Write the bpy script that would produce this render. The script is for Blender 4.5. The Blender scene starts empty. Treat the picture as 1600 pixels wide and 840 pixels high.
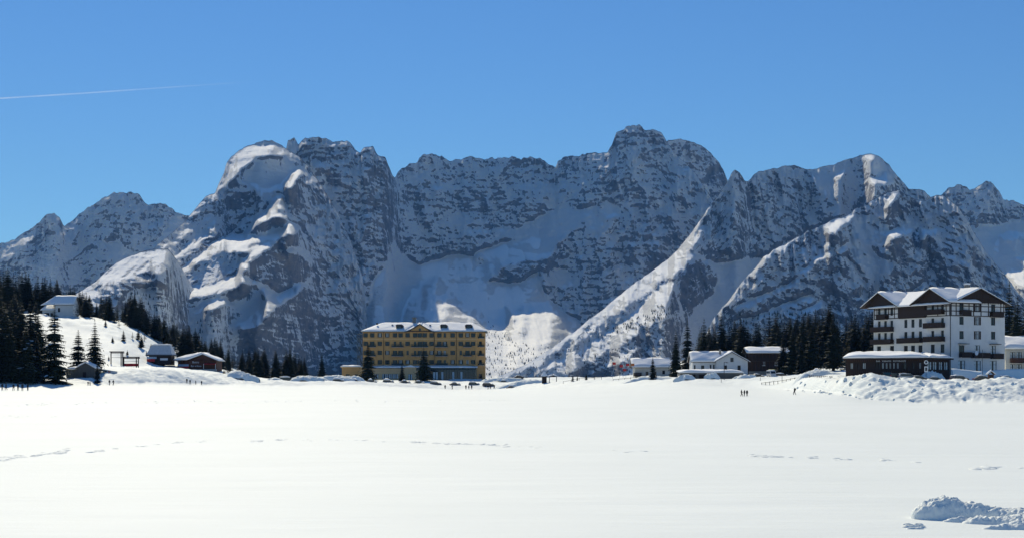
import bpy, bmesh, math, random
import numpy as np
from mathutils import Vector, Matrix
R = math.radians
S = bpy.context.scene
C = S.collection

# ---------------------------------------------------------------- camera, sky, sun, exposure
FOC = 2340.0          # focal length in photo pixels (photo is 1600 wide)
HY = 590.0            # photo row of the horizon
CAMZ = 5.0
cam_data = bpy.data.cameras.new('camera')
cam = bpy.data.objects.new('camera', cam_data)
C.objects.link(cam)
cam.location = (0, 0, CAMZ)
cam.rotation_euler = (R(90), 0, 0)
cam_data.sensor_width = 36
cam_data.lens = FOC/1600*36
cam_data.shift_y = (HY-420)/1600
cam_data.clip_start = 0.5
cam_data.clip_end = 80000
S.camera = cam

SUN_AZ, SUN_EL = 16.0, 36.0       # degrees left of the view direction, degrees above the horizon
sdir = Vector((-math.sin(R(SUN_AZ))*math.cos(R(SUN_EL)), math.cos(R(SUN_AZ))*math.cos(R(SUN_EL)), math.sin(R(SUN_EL))))
world = bpy.data.worlds.new('World')
S.world = world
world.use_nodes = True
wn = world.node_tree
bg = wn.nodes['Background']
sky = wn.nodes.new('ShaderNodeTexSky')
sky.sky_type = 'NISHITA'
sky.sun_disc = False
sky.sun_elevation = R(SUN_EL)
sky.sun_rotation = R(-SUN_AZ)
sky.altitude = 1750
sky.air_density = 1.15
sky.dust_density = 0.05
sky.ozone_density = 2.6
gam = wn.nodes.new('ShaderNodeGamma'); gam.inputs['Gamma'].default_value = 0.85
tint = wn.nodes.new('ShaderNodeMix'); tint.data_type = 'RGBA'; tint.blend_type = 'MULTIPLY'; tint.inputs['Factor'].default_value = 1
tint.inputs['B'].default_value = (0.38, 0.72, 1.17, 1)
wn.links.new(sky.outputs['Color'], gam.inputs['Color'])
wn.links.new(gam.outputs['Color'], tint.inputs['A'])
wn.links.new(tint.outputs['Result'], bg.inputs['Color'])
bg.inputs['Strength'].default_value = 0.10

sun_data = bpy.data.lights.new('sun', 'SUN')
sun_data.energy = 4.0
sun_data.angle = R(0.5)
sun_data.color = (1.0, 0.935, 0.77)
sun = bpy.data.objects.new('sun', sun_data)
sun.rotation_euler = sdir.to_track_quat('Z', 'Y').to_euler()
C.objects.link(sun)

S.view_settings.view_transform = 'Standard'
S.view_settings.look = 'None'
S.view_settings.exposure = 0.08
S.view_settings.gamma = 1

rng = np.random.default_rng(7)
random.seed(7)

def tag(o, label=None, cat=None, group=None, kind=None):
    if label: o['label'] = label
    if cat: o['category'] = cat
    if group: o['group'] = group
    if kind: o['kind'] = kind
    return o

def unproj(px, py, D):
    return ((px-800)/FOC*D, D, CAMZ+(HY-py)/FOC*D)

# ---------------------------------------------------------------- materials
def new_mat(name):
    m = bpy.data.materials.new(name)
    m.use_nodes = True
    n = m.node_tree.nodes
    return m, m.node_tree, n['Principled BSDF']

def N(nt, typ, **kw):
    n = nt.nodes.new(typ)
    for k, v in kw.items():
        if k in n.inputs.keys(): n.inputs[k].default_value = v
        else: setattr(n, k, v)
    return n

def noise(nt, vec, scale, detail=4, rough=0.55):
    n = nt.nodes.new('ShaderNodeTexNoise')
    n.inputs['Scale'].default_value = scale
    n.inputs['Detail'].default_value = detail
    n.inputs['Roughness'].default_value = rough
    if vec is not None: nt.links.new(vec, n.inputs['Vector'])
    return n.outputs['Fac']

def math_n(nt, op, a, b=None, c=None, clamp=False):
    n = nt.nodes.new('ShaderNodeMath'); n.operation = op; n.use_clamp = clamp
    for i, v in enumerate((a, b, c)):
        if v is None: continue
        if isinstance(v, (int, float)): n.inputs[i].default_value = v
        else: nt.links.new(v, n.inputs[i])
    return n.outputs[0]

def ramp(nt, fac, stops):
    r = nt.nodes.new('ShaderNodeValToRGB')
    e = r.color_ramp.elements
    e[0].position, e[0].color = stops[0][0], (*stops[0][1], 1)
    e[1].position, e[1].color = stops[-1][0], (*stops[-1][1], 1)
    for p, c in stops[1:-1]:
        x = e.new(p); x.color = (*c, 1)
    nt.links.new(fac, r.inputs['Fac'])
    return r.outputs['Color']

def mapping(nt, scale=(1, 1, 1), rot=(0, 0, 0), src='Object'):
    tc = nt.nodes.new('ShaderNodeTexCoord')
    mp = nt.nodes.new('ShaderNodeMapping')
    mp.inputs['Scale'].default_value = scale
    mp.inputs['Rotation'].default_value = rot
    nt.links.new(tc.outputs[src], mp.inputs['Vector'])
    return mp.outputs['Vector']

def bump(nt, bsdf, h, strength, dist):
    b = nt.nodes.new('ShaderNodeBump')
    b.inputs['Strength'].default_value = strength
    b.inputs['Distance'].default_value = dist
    nt.links.new(h, b.inputs['Height'])
    nt.links.new(b.outputs['Normal'], bsdf.inputs['Normal'])
    return b

def simple(name, col, rough=0.6, var=0.15, scale=3.0, metal=0.0, bstr=0.0):
    """painted / plain surface with a little procedural mottling of its own colour"""
    m, nt, b = new_mat(name)
    v = mapping(nt)
    f = noise(nt, v, scale, 5, 0.6)
    lo = tuple(max(0, c*(1-var)) for c in col); hi = tuple(min(1, c*(1+var)) for c in col)
    nt.links.new(ramp(nt, f, [(0.3, lo), (0.7, hi)]), b.inputs['Base Color'])
    b.inputs['Roughness'].default_value = rough
    b.inputs['Metallic'].default_value = metal
    if bstr: bump(nt, b, f, bstr, 0.05)
    return m

SNOW = (0.90, 0.93, 0.95)

def mountain_material():
    m, nt, b = new_mat('rock_and_snow')
    L = nt.links
    geo = nt.nodes.new('ShaderNodeNewGeometry')
    sep = nt.nodes.new('ShaderNodeSeparateXYZ'); L.new(geo.outputs['Normal'], sep.inputs[0])
    pos = mapping(nt)
    strat = mapping(nt, (0.4, 0.4, 1.5), (0.09, 0.12, 0))
    n1 = noise(nt, strat, 0.022, 9, 0.66)       # ledges in the bedding
    n2 = noise(nt, pos, 0.012, 8, 0.68)         # patches
    n3 = noise(nt, pos, 0.07, 8, 0.75)           # grain
    vert = mapping(nt, (1.0, 1.0, 0.22))
    n4 = noise(nt, vert, 0.02, 7, 0.65)         # vertical streaks on walls
    att = nt.nodes.new('ShaderNodeAttribute'); att.attribute_name = 'cover'
    s = math_n(nt, 'MULTIPLY', sep.outputs['Z'], 1.15)
    s = math_n(nt, 'ADD', s, math_n(nt, 'MULTIPLY', math_n(nt, 'SUBTRACT', n1, 0.5), 0.9))
    s = math_n(nt, 'ADD', s, math_n(nt, 'MULTIPLY', math_n(nt, 'SUBTRACT', n2, 0.5), 1.5))
    s = math_n(nt, 'ADD', s, math_n(nt, 'MULTIPLY', math_n(nt, 'SUBTRACT', n3, 0.5), 0.75))
    s = math_n(nt, 'ADD', s, math_n(nt, 'MULTIPLY', math_n(nt, 'SUBTRACT', n4, 0.5), 2.0))
    n5 = noise(nt, pos, 0.0035, 4, 0.6)
    # thin snow lines: couloirs running down the walls and ledges along the bedding
    for scl, rot_, sc_, wd_, am_ in (((1.0, 1.0, 0.28), (0, 0.1, 0), 0.011, 0.028, 0.42), ((0.35, 0.35, 1.6), (0.12, 0.16, 0), 0.012, 0.024, 0.38), ((0.8, 0.8, 0.5), (0.5, 0.6, 0), 0.014, 0.022, 0.30)):
        q_ = noise(nt, mapping(nt, scl, rot_), sc_, 6, 0.6)
        q_ = math_n(nt, 'DIVIDE', math_n(nt, 'ABSOLUTE', math_n(nt, 'SUBTRACT', q_, 0.5)), wd_)
        q_ = math_n(nt, 'SUBTRACT', 1.0, q_, clamp=True)
        s = math_n(nt, 'ADD', s, math_n(nt, 'MULTIPLY', q_, am_))
    s = math_n(nt, 'ADD', s, math_n(nt, 'MULTIPLY', math_n(nt, 'SUBTRACT', n5, 0.5), 1.3))
    s = math_n(nt, 'ADD', s, att.outputs['Fac'])
    fac = nt.nodes.new('ShaderNodeMapRange'); fac.clamp = True
    L.new(s, fac.inputs['Value'])
    fac.inputs['From Min'].default_value = 0.47; fac.inputs['From Max'].default_value = 0.64
    rock = ramp(nt, noise(nt, mapping(nt, (0.6, 0.6, 1.2)), 0.02, 10, 0.78),
                [(0.32, (0.08, 0.095, 0.125)), (0.47, (0.17, 0.185, 0.22)), (0.58, (0.26, 0.255, 0.265)), (0.70, (0.40, 0.395, 0.41))])
    mix = nt.nodes.new('ShaderNodeMix'); mix.data_type = 'RGBA'
    L.new(fac.outputs[0], mix.inputs['Factor'])
    L.new(rock, mix.inputs['A']); mix.inputs['B'].default_value = (*SNOW, 1)
    L.new(mix.outputs['Result'], b.inputs['Base Color'])
    b.inputs['Roughness'].default_value = 0.85
    b.inputs['Specular IOR Level'].default_value = 0.2
    # relief: strong on rock, soft on snow
    hh = math_n(nt, 'ADD', math_n(nt, 'MULTIPLY', n1, 1.0), math_n(nt, 'MULTIPLY', n4, 0.8))
    hh = math_n(nt, 'ADD', hh, math_n(nt, 'MULTIPLY', n3, 0.6))
    inv = math_n(nt, 'SUBTRACT', 1.12, math_n(nt, 'MULTIPLY', math_n(nt, 'GREATER_THAN', sep.outputs['Z'], 0.86), 0.95))
    hh = math_n(nt, 'MULTIPLY', hh, inv)
    bump(nt, b, hh, 0.9, 34.0)
    return m

def snow_material(name='snow', tracks=False):
    m, nt, b = new_mat(name)
    L = nt.links
    pos = mapping(nt)
    wind = mapping(nt, (0.25, 1.0, 1.0), (0, 0, 0.12))
    a = noise(nt, wind, 0.22, 8, 0.68)
    g = noise(nt, pos, 6.0, 4, 0.7)
    L.new(ramp(nt, noise(nt, pos, 0.05, 6, 0.6), [(0.3, (0.82, 0.855, 0.80)), (0.7, (0.87, 0.90, 0.845))]), b.inputs['Base Color'])
    b.inputs['Roughness'].default_value = 0.75
    b.inputs['Specular IOR Level'].default_value = 0.25
    hh = math_n(nt, 'ADD', a, math_n(nt, 'MULTIPLY', g, 0.12))
    bump(nt, b, hh, 0.6, 0.2)
    return m

M = {}
M['mountain'] = mountain_material()
M['snow'] = snow_material()

# ---------------------------------------------------------------- numpy gradient noise
_perm = rng.permutation(4096).astype(np.int32)
_gang = rng.random(4096).astype(np.float32)*2*math.pi
_gx, _gy = np.cos(_gang), np.sin(_gang)
def gnoise(x, y):
    xi = np.floor(x).astype(np.int32); yi = np.floor(y).astype(np.int32)
    fx = (x-xi).astype(np.float32); fy = (y-yi).astype(np.float32)
    u = fx*fx*fx*(fx*(fx*6-15)+10); v = fy*fy*fy*(fy*(fy*6-15)+10)
    def g(ix, iy, dx, dy):
        h = _perm[(_perm[ix & 4095]+iy) & 4095]
        return _gx[h]*dx+_gy[h]*dy
    a = g(xi, yi, fx, fy); b_ = g(xi+1, yi, fx-1, fy)
    c = g(xi, yi+1, fx, fy-1); d = g(xi+1, yi+1, fx-1, fy-1)
    return ((a+(b_-a)*u)+((c+(d-c)*u)-(a+(b_-a)*u))*v)*1.5
def fbm(x, y, wl, octv=5, gain=0.5, ridged=False, seed=0.0):
    s = 0; amp = 1.0; tot = 0; f = 1.0/wl
    for i in range(octv):
        n = gnoise(x*f+seed+i*17.3, y*f+seed*1.7+i*9.1)
        if ridged: n = 1-2*np.abs(n)
        s = s+n*amp; tot += amp; amp *= gain; f *= 2.03
    return s/tot
def sstep(a, b_, x):
    t = np.clip((x-a)/(b_-a), 0, 1); return t*t*(3-2*t)

def grid_mesh(name, X, Y, Z, mat, attr=None, smooth=True):
    """X,Y,Z are rows x cols"""
    nr, nc = X.shape
    co = np.stack([X, Y, Z], -1).reshape(-1, 3).astype(np.float32)
    i = np.arange(nr-1)[:, None]*nc+np.arange(nc-1)[None, :]
    q = np.stack([i, i+1, i+1+nc, i+nc], -1).reshape(-1, 4).astype(np.int32)
    me = bpy.data.meshes.new(name)
    me.vertices.add(len(co)); me.vertices.foreach_set('co', co.ravel())
    me.loops.add(q.size); me.loops.foreach_set('vertex_index', q.ravel())
    me.polygons.add(len(q)); me.polygons.foreach_set('loop_start', np.arange(0, q.size, 4, dtype=np.int32))
    me.polygons.foreach_set('use_smooth', np.full(len(q), smooth))
    if attr is not None:
        a = me.attributes.new('cover', 'FLOAT', 'POINT'); a.data.foreach_set('value', attr.ravel().astype(np.float32))
    me.update(calc_edges=True)
    me.materials.append(mat)
    o = bpy.data.objects.new(name, me); C.objects.link(o)
    return o
# ---------------------------------------------------------------- mountains
# Each massif is a relief: a crest line (photo column, row, depth m) and, below it, a map of how steep the
# ground is (rise per metre of depth), how rough it is and how much snow lies on it.  Walking down from the
# crest with those slopes gives the depth of every point, so every face has its real distance and tilt.
def in_poly(P, x, y):
    c = np.zeros(x.shape, bool); n = len(P)
    for i in range(n):
        x0, y0 = P[i]; x1, y1 = P[(i+1) % n]
        if y0 == y1: continue
        k = ((y0 > y) != (y1 > y)) & (x < (x1-x0)*(y-y0)/(y1-y0)+x0)
        c ^= k
    return c
def blur(a, n, axis):
    k = np.hanning(2*n+3)[1:-1]; k /= k.sum()
    pad = [(0, 0), (0, 0)]; pad[axis] = (n, n)
    p = np.pad(a, pad, 'edge'); out = np.zeros_like(a)
    for i, w in enumerate(k):
        sl = [slice(None), slice(None)]; sl[axis] = slice(i, i+a.shape[axis])
        out += w*p[tuple(sl)]
    return out

def massif(crest, slope, cover, rough, zones, strip=None, step=1.5, relax=0.05, jag=2.0, seed=0.0, ledge=0.45, dip=0.0,
           smooth_d=5, lat=3):
    cr = np.array(crest, float)
    px = np.arange(cr[0, 0], cr[-1, 0]+.1, step)
    nc = len(px)
    pc = np.interp(px, cr[:, 0], cr[:, 1]); Dc = np.interp(px, cr[:, 0], cr[:, 2])*1000
    Dc = blur(Dc[None, :], smooth_d, 1)[0]
    xw = (px-800)/FOC*Dc
    # crags on the skyline
    pc = pc-(fbm(xw, xw*0+seed*31, 120, 6, .68, True, seed)*jag*1.7+fbm(xw, xw*0+seed*57, 42, 4, .65, False, seed+40)*jag*1.5+.2*jag)*np.interp(pc, [560, 590], [1, 0])
    rs = 1.35
    pr = np.arange(pc.min()-2, 607, rs); nr = len(pr)
    PX, PY = np.meshgrid(px, pr)
    wxp = fbm(PX, PY, 42, 6, .66, False, seed+2)*11; wyp = fbm(PX, PY, 42, 6, .66, False, seed+5)*9
    QX, QY = PX+wxp, PY+wyp
    Ls = np.full(PX.shape, math.log(slope)); Cv = np.full(PX.shape, float(cover)); Ro = np.full(PX.shape, float(rough))
    if strip:
        for (a, b_, w, s_, c_) in strip:
            e = fbm(PX, PY, 30, 3, .6, False, seed+9)*w*1.5
            k = (PX > a) & (PX < b_) & (PY-pc[None, :] < w+e)
            Ls[k] = math.log(s_); Cv[k] = c_; Ro[k] = .4
    for poly, s_, c_, r_ in zones:
        P = np.array(poly, float)
        k = in_poly(P, QX, QY)
        Ls[k] = math.log(s_); Cv[k] = c_; Ro[k] = max(r_, .12) if s_ > .5 else r_+.38
    Ls = blur(blur(Ls, 2, 0), 2, 1); Ro = blur(blur(Ro, 3, 0), 3, 1); Cv = blur(blur(Cv, 1, 0), 1, 1)
    # ledges and gullies
    band = fbm(PX*.13+PY*dip*.5, PY-PX*dip+fbm(PX, PY, 70, 3, .5, False, seed+4)*9, 10, 5, .62, False, seed+1)
    gul = fbm(PX, PY*.35, 26, 4, .55, False, seed+3)
    Ls = Ls+band*ledge*3.2*np.clip(Ro, 0, 1.4)+gul*.5*Ro
    Sl = np.exp(Ls)
    # march down
    D = np.empty(PX.shape); d = Dc.copy(); z = CAMZ+(HY-pc)/FOC*Dc
    ker = np.array([.07, .86, .07])
    for i in range(nr):
        k1 = (HY-pr[i])/FOC
        act = pr[i] > pc
        k0 = (z-CAMZ)/d
        s_ = np.maximum(Sl[i], np.maximum(.12, (HY-pr[i])/FOC*1.5))
        dz = (z-CAMZ-k1*d)/(1-k1/np.maximum(s_, k1+.03))
        dz = np.where(act, np.maximum(dz, 0), 0)
        nd = d-dz/s_
        nd = np.maximum(nd, 900)
        for _ in range(lat): nd = np.convolve(np.pad(nd, 1, 'edge'), ker, 'valid')
        if relax:
            off = nd-Dc
            wide = blur(off[None, :], 40, 1)[0]
            nd = np.where(act, nd+(wide-off)*relax, nd)
        d = np.where(act, nd, Dc); z = np.where(act, CAMZ+k1*d, z)
        D[i] = d
    # resample every column from its crest down to the valley
    pe = 606.0
    NR = int((pe-pc.min())/1.5)
    u = np.linspace(0, 1, NR)**1.0
    G = {}
    PYr = pc[None, :]+(pe-pc[None, :])*u[:, None]
    idx = (PYr-pr[0])/rs
    i0 = np.clip(np.floor(idx).astype(int), 0, nr-2); f = np.clip(idx-i0, 0, 1)
    cc = np.arange(nc)[None, :]
    samp = lambda A: A[i0, cc]*(1-f)+A[i0+1, cc]*f
    Dr = samp(D); Cr = samp(Cv); Rr = samp(Ro)
    Dr[0] = Dc
    PXr = np.repeat(px[None, :], NR, 0)
    X = (PXr-800)/FOC*Dr; Z = CAMZ+(HY-PYr)/FOC*Dr
    # buttresses, cracks and boulders: real relief on the faces
    rr = fbm(X+fbm(X, Z, 200, 3, .5, False, seed+21)*60, Z*.28+Dr*.1, 210, 6, .56, True, seed+11)
    off = (rr*88+fbm(X*.4+Z*.1, Z+X*dip*1.5, 46, 4, .6, True, seed+13)*15
           +fbm(X+Z*.15, Z*.14, 85, 4, .6, True, seed+23)*34+fbm(X, Z*.8, 26, 4, .62, True, seed+15)*11)
    off = off-off[0][None, :]*np.exp(-(PYr-pc[None, :])/60)
    w = np.clip(Rr, 0, 1.6)*sstep(-6, 8, PYr-pc[None, :])*sstep(0, 40, 606-PYr)
    swell = fbm(X, Dr, 260, 4, .5, False, seed+17)*16*(1-np.clip(Rr, 0, 1))*sstep(0, 14, PYr-pc[None, :])
    Dn = Dr-off*w-swell
    X = (PXr-800)/FOC*Dn; Z = CAMZ+(HY-PYr)/FOC*Dn
    # far side of the massif
    bx, by, bz, bc = [], [], [], []
    zc = Z[0]
    for q in (0.0, 0.03, .08, .16, .28, .45, .7, 1.0):
        h = (zc+16)*q
        n_ = fbm(xw, xw*0+q*900, 160, 3, .5, False, seed+19)*h*.25
        by.append(Dn[0]+h*(.35+.65*q)+n_*q); bz.append(zc-h); bx.append(X[0]+xw*0+(px-800)/FOC*h*.0); bc.append(Cr[0])
    X = np.concatenate([np.array(bx)[::-1], X]); Y = np.concatenate([np.array(by)[::-1], Dn]); Z = np.concatenate([np.array(bz)[::-1], Z])
    Cr = np.concatenate([np.array(bc)[::-1], Cr])
    o = grid_mesh('mountain', X, Y, Z, M['mountain'], Cr)
    tag(o, kind='structure')
    return dict(px=px, pc=pc, D=Dn, PY=PYr)

SN, RK = .55, -.12
# far left horn and dome
L0 = massif([(-420,420,9.4),(-260,395,9.3),(-120,372,9.3),(-40,392,9.3),(0,385,9.2),(20,378,9.2),(45,362,9.2),(60,352,9.2),(70,342,9.2),(76,336,9.2),(84,335,9.2),(93,344,9.2),(100,358,9.3),(108,352,9.4),(125,338,9.5),(138,326,9.5),(150,320,9.5),(163,311,9.5),(178,304,9.5),(186,303,9.5),(200,304,9.5),(218,307,9.5),(224,316,9.5),(232,323,9.5),(240,322,9.5),(250,319,9.5),(258,319,9.5),(265,328,9.5),(285,337,9.5),(310,350,9.5),(350,400,9.5),(400,480,9.5),(450,606,9.5)],
    1.7, .1, 1.0, [
    ([(0,388),(20,380),(45,366),(60,358),(58,370),(40,385),(20,398),(0,410)], .5, SN, .3),
    ([(100,365),(112,380),(125,420),(110,460),(60,430),(60,395),(85,400),(100,392)], 1.1, .3, .6),
    ([(163,375),(185,372),(205,395),(190,430),(175,410)], .9, .5, .4),
    ([(262,335),(280,340),(290,360),(250,390),(240,380),(262,355)], .8, .5, .3)], jag=2.6, seed=1.0, ledge=.6)
# the tower, the long cirque wall, the main summit and the bowl below them
L2 = massif([(330,520,7.3),(380,330,7.3),(430,262,7.3),(446,240,7.3),(450,224,7.3),(460,220,7.3),(466,230,7.3),(472,222,7.3),(480,218,7.3),(500,217,7.3),(514,221,7.3),(522,227,7.3),(532,223,7.3),(548,226,7.3),(556,237,7.3),(563,240,7.3),(568,234,7.3),(583,234,7.35),(590,246,7.4),(602,248,7.45),(607,262,7.5),(613,278,7.7),(617,282,7.85),(622,272,8.0),(630,266,8.1),(640,258,8.2),(652,254,8.25),(660,246,8.3),(675,242,8.35),(690,245,8.4),(702,256,8.45),(715,252,8.5),(735,247,8.5),(755,250,8.5),(775,251,8.5),(800,249,8.5),(825,250,8.5),(845,250,8.5),(858,260,8.5),(868,266,8.5),(872,253,8.5),(890,247,8.45),(905,246,8.4),(925,241,8.35),(940,241,8.3),(950,238,8.3),(958,224,8.3),(963,210,8.3),(974,207,8.3),(980,199,8.3),(1000,196,8.3),(1006,206,8.3),(1020,204,8.3),(1033,209,8.3),(1040,222,8.3),(1052,240,8.25),(1075,262,8.2),(1095,285,8.1),(1110,310,8.0),(1140,360,7.9),(1200,430,7.8),(1300,606,7.8)],
    2.0, .2, 1.15, [
    # tower: bare and steep
    ([(450,215),(612,240),(618,300),(612,380),(592,400),(585,440),(560,470),(540,380),(520,300),(470,260)], 2.3, .0, 1.6),
    ([(480,262),(510,270),(540,330),(555,390),(540,400),(510,330),(480,290)], 1.1, .25, .9),
    # wall: ledges
    ([(640,318),(700,330),(760,335),(860,322),(930,320),(900,345),(800,372),(740,360),(680,345)], 1.5, .2, 1.0),
    ([(860,330),(905,325),(940,318),(905,352),(870,372),(800,380),(790,362)], .9, .5, .5),
    # bowl
    ([(618,372),(632,398),(650,412),(668,405),(700,397),(735,398),(760,385),(800,374),(860,366),(885,362),(868,388),(850,405),(842,440),(866,472),(892,492),(925,520),(960,560),(900,606),(560,606),(540,560),(570,490),(582,440),(605,400)], .52, .62, .12),
    ([(560,606),(560,530),(632,500),(640,470),(662,462),(660,450),(682,430),(700,452),(722,470),(756,492),(788,508),(798,496),(788,474),(806,492),(815,480),(838,478),(862,470),(874,482),(892,505),(925,530),(960,560),(900,606)], .17, .62, .2),
    ([(765,438),(770,428),(800,408),(835,402),(868,398),(858,412),(832,425),(810,437),(790,440)], 2.2, -.1, 1.2),
    ([(735,400),(750,396),(760,408),(745,414)], 1.4, .1, .8),
    # main summit mass
    ([(940,262),(975,245),(985,262),(962,300),(940,300)], 2.6, -.06, 1.3),
    ([(965,212),(1000,200),(1038,216),(1040,228),(1000,232),(985,222),(968,232)], 2.0, .0, 1.2),
    ([(945,312),(965,318),(972,335),(950,340),(938,330)], .8, .6, .2),
    ([(860,412),(885,418),(895,440),(880,452),(862,438)], .9, .5, .3),
    ([(905,345),(925,330),(935,345),(915,375),(900,385),(896,365)], 1.0, .35, .8),
    ([(975,345),(1040,330),(1085,360),(1070,420),(1020,470),(960,480),(900,490),(905,440),(940,400)], 1.7, .02, 1.3),
    ], jag=2.8, seed=2.0, ledge=.75)
L2b = massif([(980,300,8.8),(1020,240,8.8),(1038,225,8.8),(1045,221,8.8),(1062,219,8.8),(1082,223,8.8),(1100,232,8.8),(1112,243,8.8),(1124,256,8.8),(1131,268,8.8),(1137,285,8.8),(1150,310,8.8),(1190,400,8.8),(1240,606,8.8)],
    2.4, .02, 1.0, [], jag=1.5, seed=3.0, ledge=.7)
# far right towers
L5 = massif([(1380,450,8.6),(1430,330,8.6),(1455,318,8.6),(1470,308,8.6),(1482,296,8.6),(1490,295,8.6),(1499,291,8.6),(1508,294,8.6),(1516,300,8.6),(1522,297,8.6),(1530,293,8.6),(1540,286,8.6),(1548,287,8.6),(1560,300,8.6),(1568,314,8.6),(1590,319,8.6),(1620,330,8.6),(1700,320,8.6),(1800,350,8.6),(1950,400,8.6),(2100,470,8.6)],
    1.7, .04, 1.2, [
    ([(1530,345),(1545,352),(1580,345),(1700,340),(1900,420),(1900,606),(1540,606),(1520,400)], .72, .6, .15),
    ([(1525,300),(1542,290),(1560,302),(1575,320),(1550,330),(1530,318)], 1.2, .25, .8),
    ([(1562,368),(1590,364),(1640,370),(1640,380),(1590,376),(1568,376)], .25, .6, .2),
    ([(1588,404),(1600,402),(1640,406),(1640,414),(1600,412)], .25, .6, .2),
    ([(1572,430),(1600,426),(1660,430),(1660,456),(1600,452),(1585,446)], .22, .6, .2),
    ], jag=2.4, seed=4.0)
# left massif: right hand ridge edge closes it against the tower and the bowl
L1 = massif([(140,606,5.0),(180,470,5.0),(225,405,5.05),(242,388,5.1),(262,372,5.3),(285,350,5.6),(302,332,5.75),(321,311,5.9),(336,303,6.0),(342,288,6.1),(350,272,6.2),(354,258,6.3),(362,247,6.4),(375,235,6.5),(390,227,6.6),(407,223,6.6),(425,224,6.65),(440,230,6.7),(452,238,6.7),(466,246,6.72),(480,260,6.74),(496,282,6.76),(512,308,6.75),(530,340,6.7),(545,372,6.65),(556,400,6.6),(566,432,6.55),(572,470,6.5),(574,510,6.4),(584,545,6.3),(600,575,6.2),(620,606,6.1)],
    1.25, .08, .9, [
    # cliffs
    ([(330,308),(352,292),(400,300),(425,318),(400,340),(378,362),(345,375),(300,400),(270,430),(255,420),(300,370),(330,345)], 2.3, -.08, 1.3),
    ([(300,345),(335,330),(335,360),(300,375),(270,400),(245,412),(250,395)], 1.1, .2, .9),
    ([(430,475),(480,442),(500,415),(520,440),(560,455),(574,520),(590,560),(590,606),(440,606),(385,525),(380,512)], 1.9, .04, 1.4),
    ([(480,262),(500,290),(530,345),(556,402),(572,470),(560,455),(520,440),(495,400),(470,345),(450,300),(470,280)], 1.5, .08, 1.4),
    ([(425,392),(455,395),(480,425),(478,440),(450,455),(425,445),(392,435),(388,418),(405,402)], 1.8, -.08, 1.0),
    ([(355,440),(400,438),(412,450),(395,468),(360,465)], 1.6, -.02, 1.0),
    ([(325,395),(370,395),(360,425),(320,440),(300,430)], 1.3, .12, .8),
    # snow lying in the shade
    ([(375,262),(410,246),(445,244),(470,262),(450,290),(420,300),(390,290),(372,280)], .95, .6, .12),
    ([(385,362),(425,340),(445,345),(425,370),(400,378)], .95, .5, .25),
    ([(400,445),(430,450),(440,458),(415,470),(400,500),(360,500),(330,490),(360,470)], .95, .6, .12),
    ([(430,455),(470,445),(455,462),(430,468)], .9, .5, .2),
    ([(250,490),(300,466),(345,462),(370,470),(400,505),(378,515),(390,560),(400,606),(180,606),(200,520)], .92, .42, .35),
    ([(385,440),(420,440),(430,460),(410,468)], .95, .5, .2),
    # sunlit benches
    ([(352,290),(358,262),(372,242),(392,229),(425,226),(452,240),(425,243),(405,248),(386,260),(366,280)], .3, SN, .15),
    ([(443,294),(452,278),(468,265),(480,272),(465,284),(450,299)], .17, SN, .2),
    ([(415,332),(428,312),(442,308),(447,330),(430,337)], .2, SN, .3),
    ([(450,334),(425,332),(402,341),(385,357),(372,372),(385,366),(405,350),(430,341),(450,344)], .17, SN, .15),
    ([(340,376),(362,363),(385,366),(415,370),(400,382),(385,386),(412,385),(398,394),(352,394),(325,403),(302,418),(280,437),(258,455),(240,470),(262,445),(285,418),(310,400)], .19, SN, .2),
    ([(450,343),(474,357),(458,369),(440,368),(428,380),(422,390),(402,402),(388,412),(383,430),(398,436),(412,441),(405,447),(385,443),(368,448),(348,459),(310,462),(285,474),(258,488),(232,500),(262,472),(298,450),(335,443),(355,434),(371,428),(371,411),(385,397),(410,384),(435,361)], .17, SN, .15),
    ([(486,438),(478,450),(455,462),(434,472),(427,484),(417,493),(402,504),(378,514),(378,524),(373,508),(395,498),(410,484),(415,470),(405,448),(418,448),(428,460),(445,456),(465,443)], .17, SN, .2),
    ([(318,484),(330,471),(350,466),(374,480),(352,475),(335,481)], .17, SN, .15),
    ([(443,378),(460,383),(480,398),(497,420),(470,403),(450,398)], .34, .5, .5),
    ([(440,372),(452,372),(449,380),(438,380)], .2, SN, .2),
    ([(224,410),(258,384),(296,356),(303,361),(272,390),(246,408)], .4, .4, .6),
    ([(272,404),(298,378),(322,366),(325,372),(305,388),(282,408)], .4, .4, .6),
    ([(312,345),(330,335),(335,340),(318,352)], .4, .4, .5),
    ([(338,310),(352,296),(366,300),(350,308)], .4, .4, .5),
    ], jag=2.2, seed=5.0, ledge=.5, dip=-.1, relax=.085, lat=2)
# sunlit shoulder at its left foot
L1s = massif([(-60,606,3.7),(0,520,3.7),(60,482,3.75),(105,464,3.85),(130,452,3.95),(150,440,4.0),(165,425,4.1),(182,411,4.2),(205,400,4.3),(232,393,4.4),(250,389,4.4),(263,389,4.45),(271,400,4.6),(282,418,4.8),(300,450,5.0),(322,480,5.15),(345,520,5.2),(375,560,5.2),(405,606,5.2)],
    1.2, .08, 1.35, [
    ([(150,442),(165,424),(182,410),(205,399),(232,392),(263,388),(268,400),(262,420),(245,430),(232,420),(215,432),(190,436),(165,445)], .30, SN, .3),
    ([(262,390),(275,402),(282,422),(268,432),(255,430),(262,415)], .35, SN, .2),
    ([(105,470),(125,455),(150,452),(145,462),(120,470)], .32, SN, .3),
    ([(195,455),(245,440),(280,450),(290,500),(230,520),(180,490)], .95, .3, .7),
    ([(268,395),(285,415),(330,480),(380,560),(330,560),(290,500),(262,440)], .9, .45, .6),
    ], jag=1.8, seed=6.0, ledge=.4, relax=.05)
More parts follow.
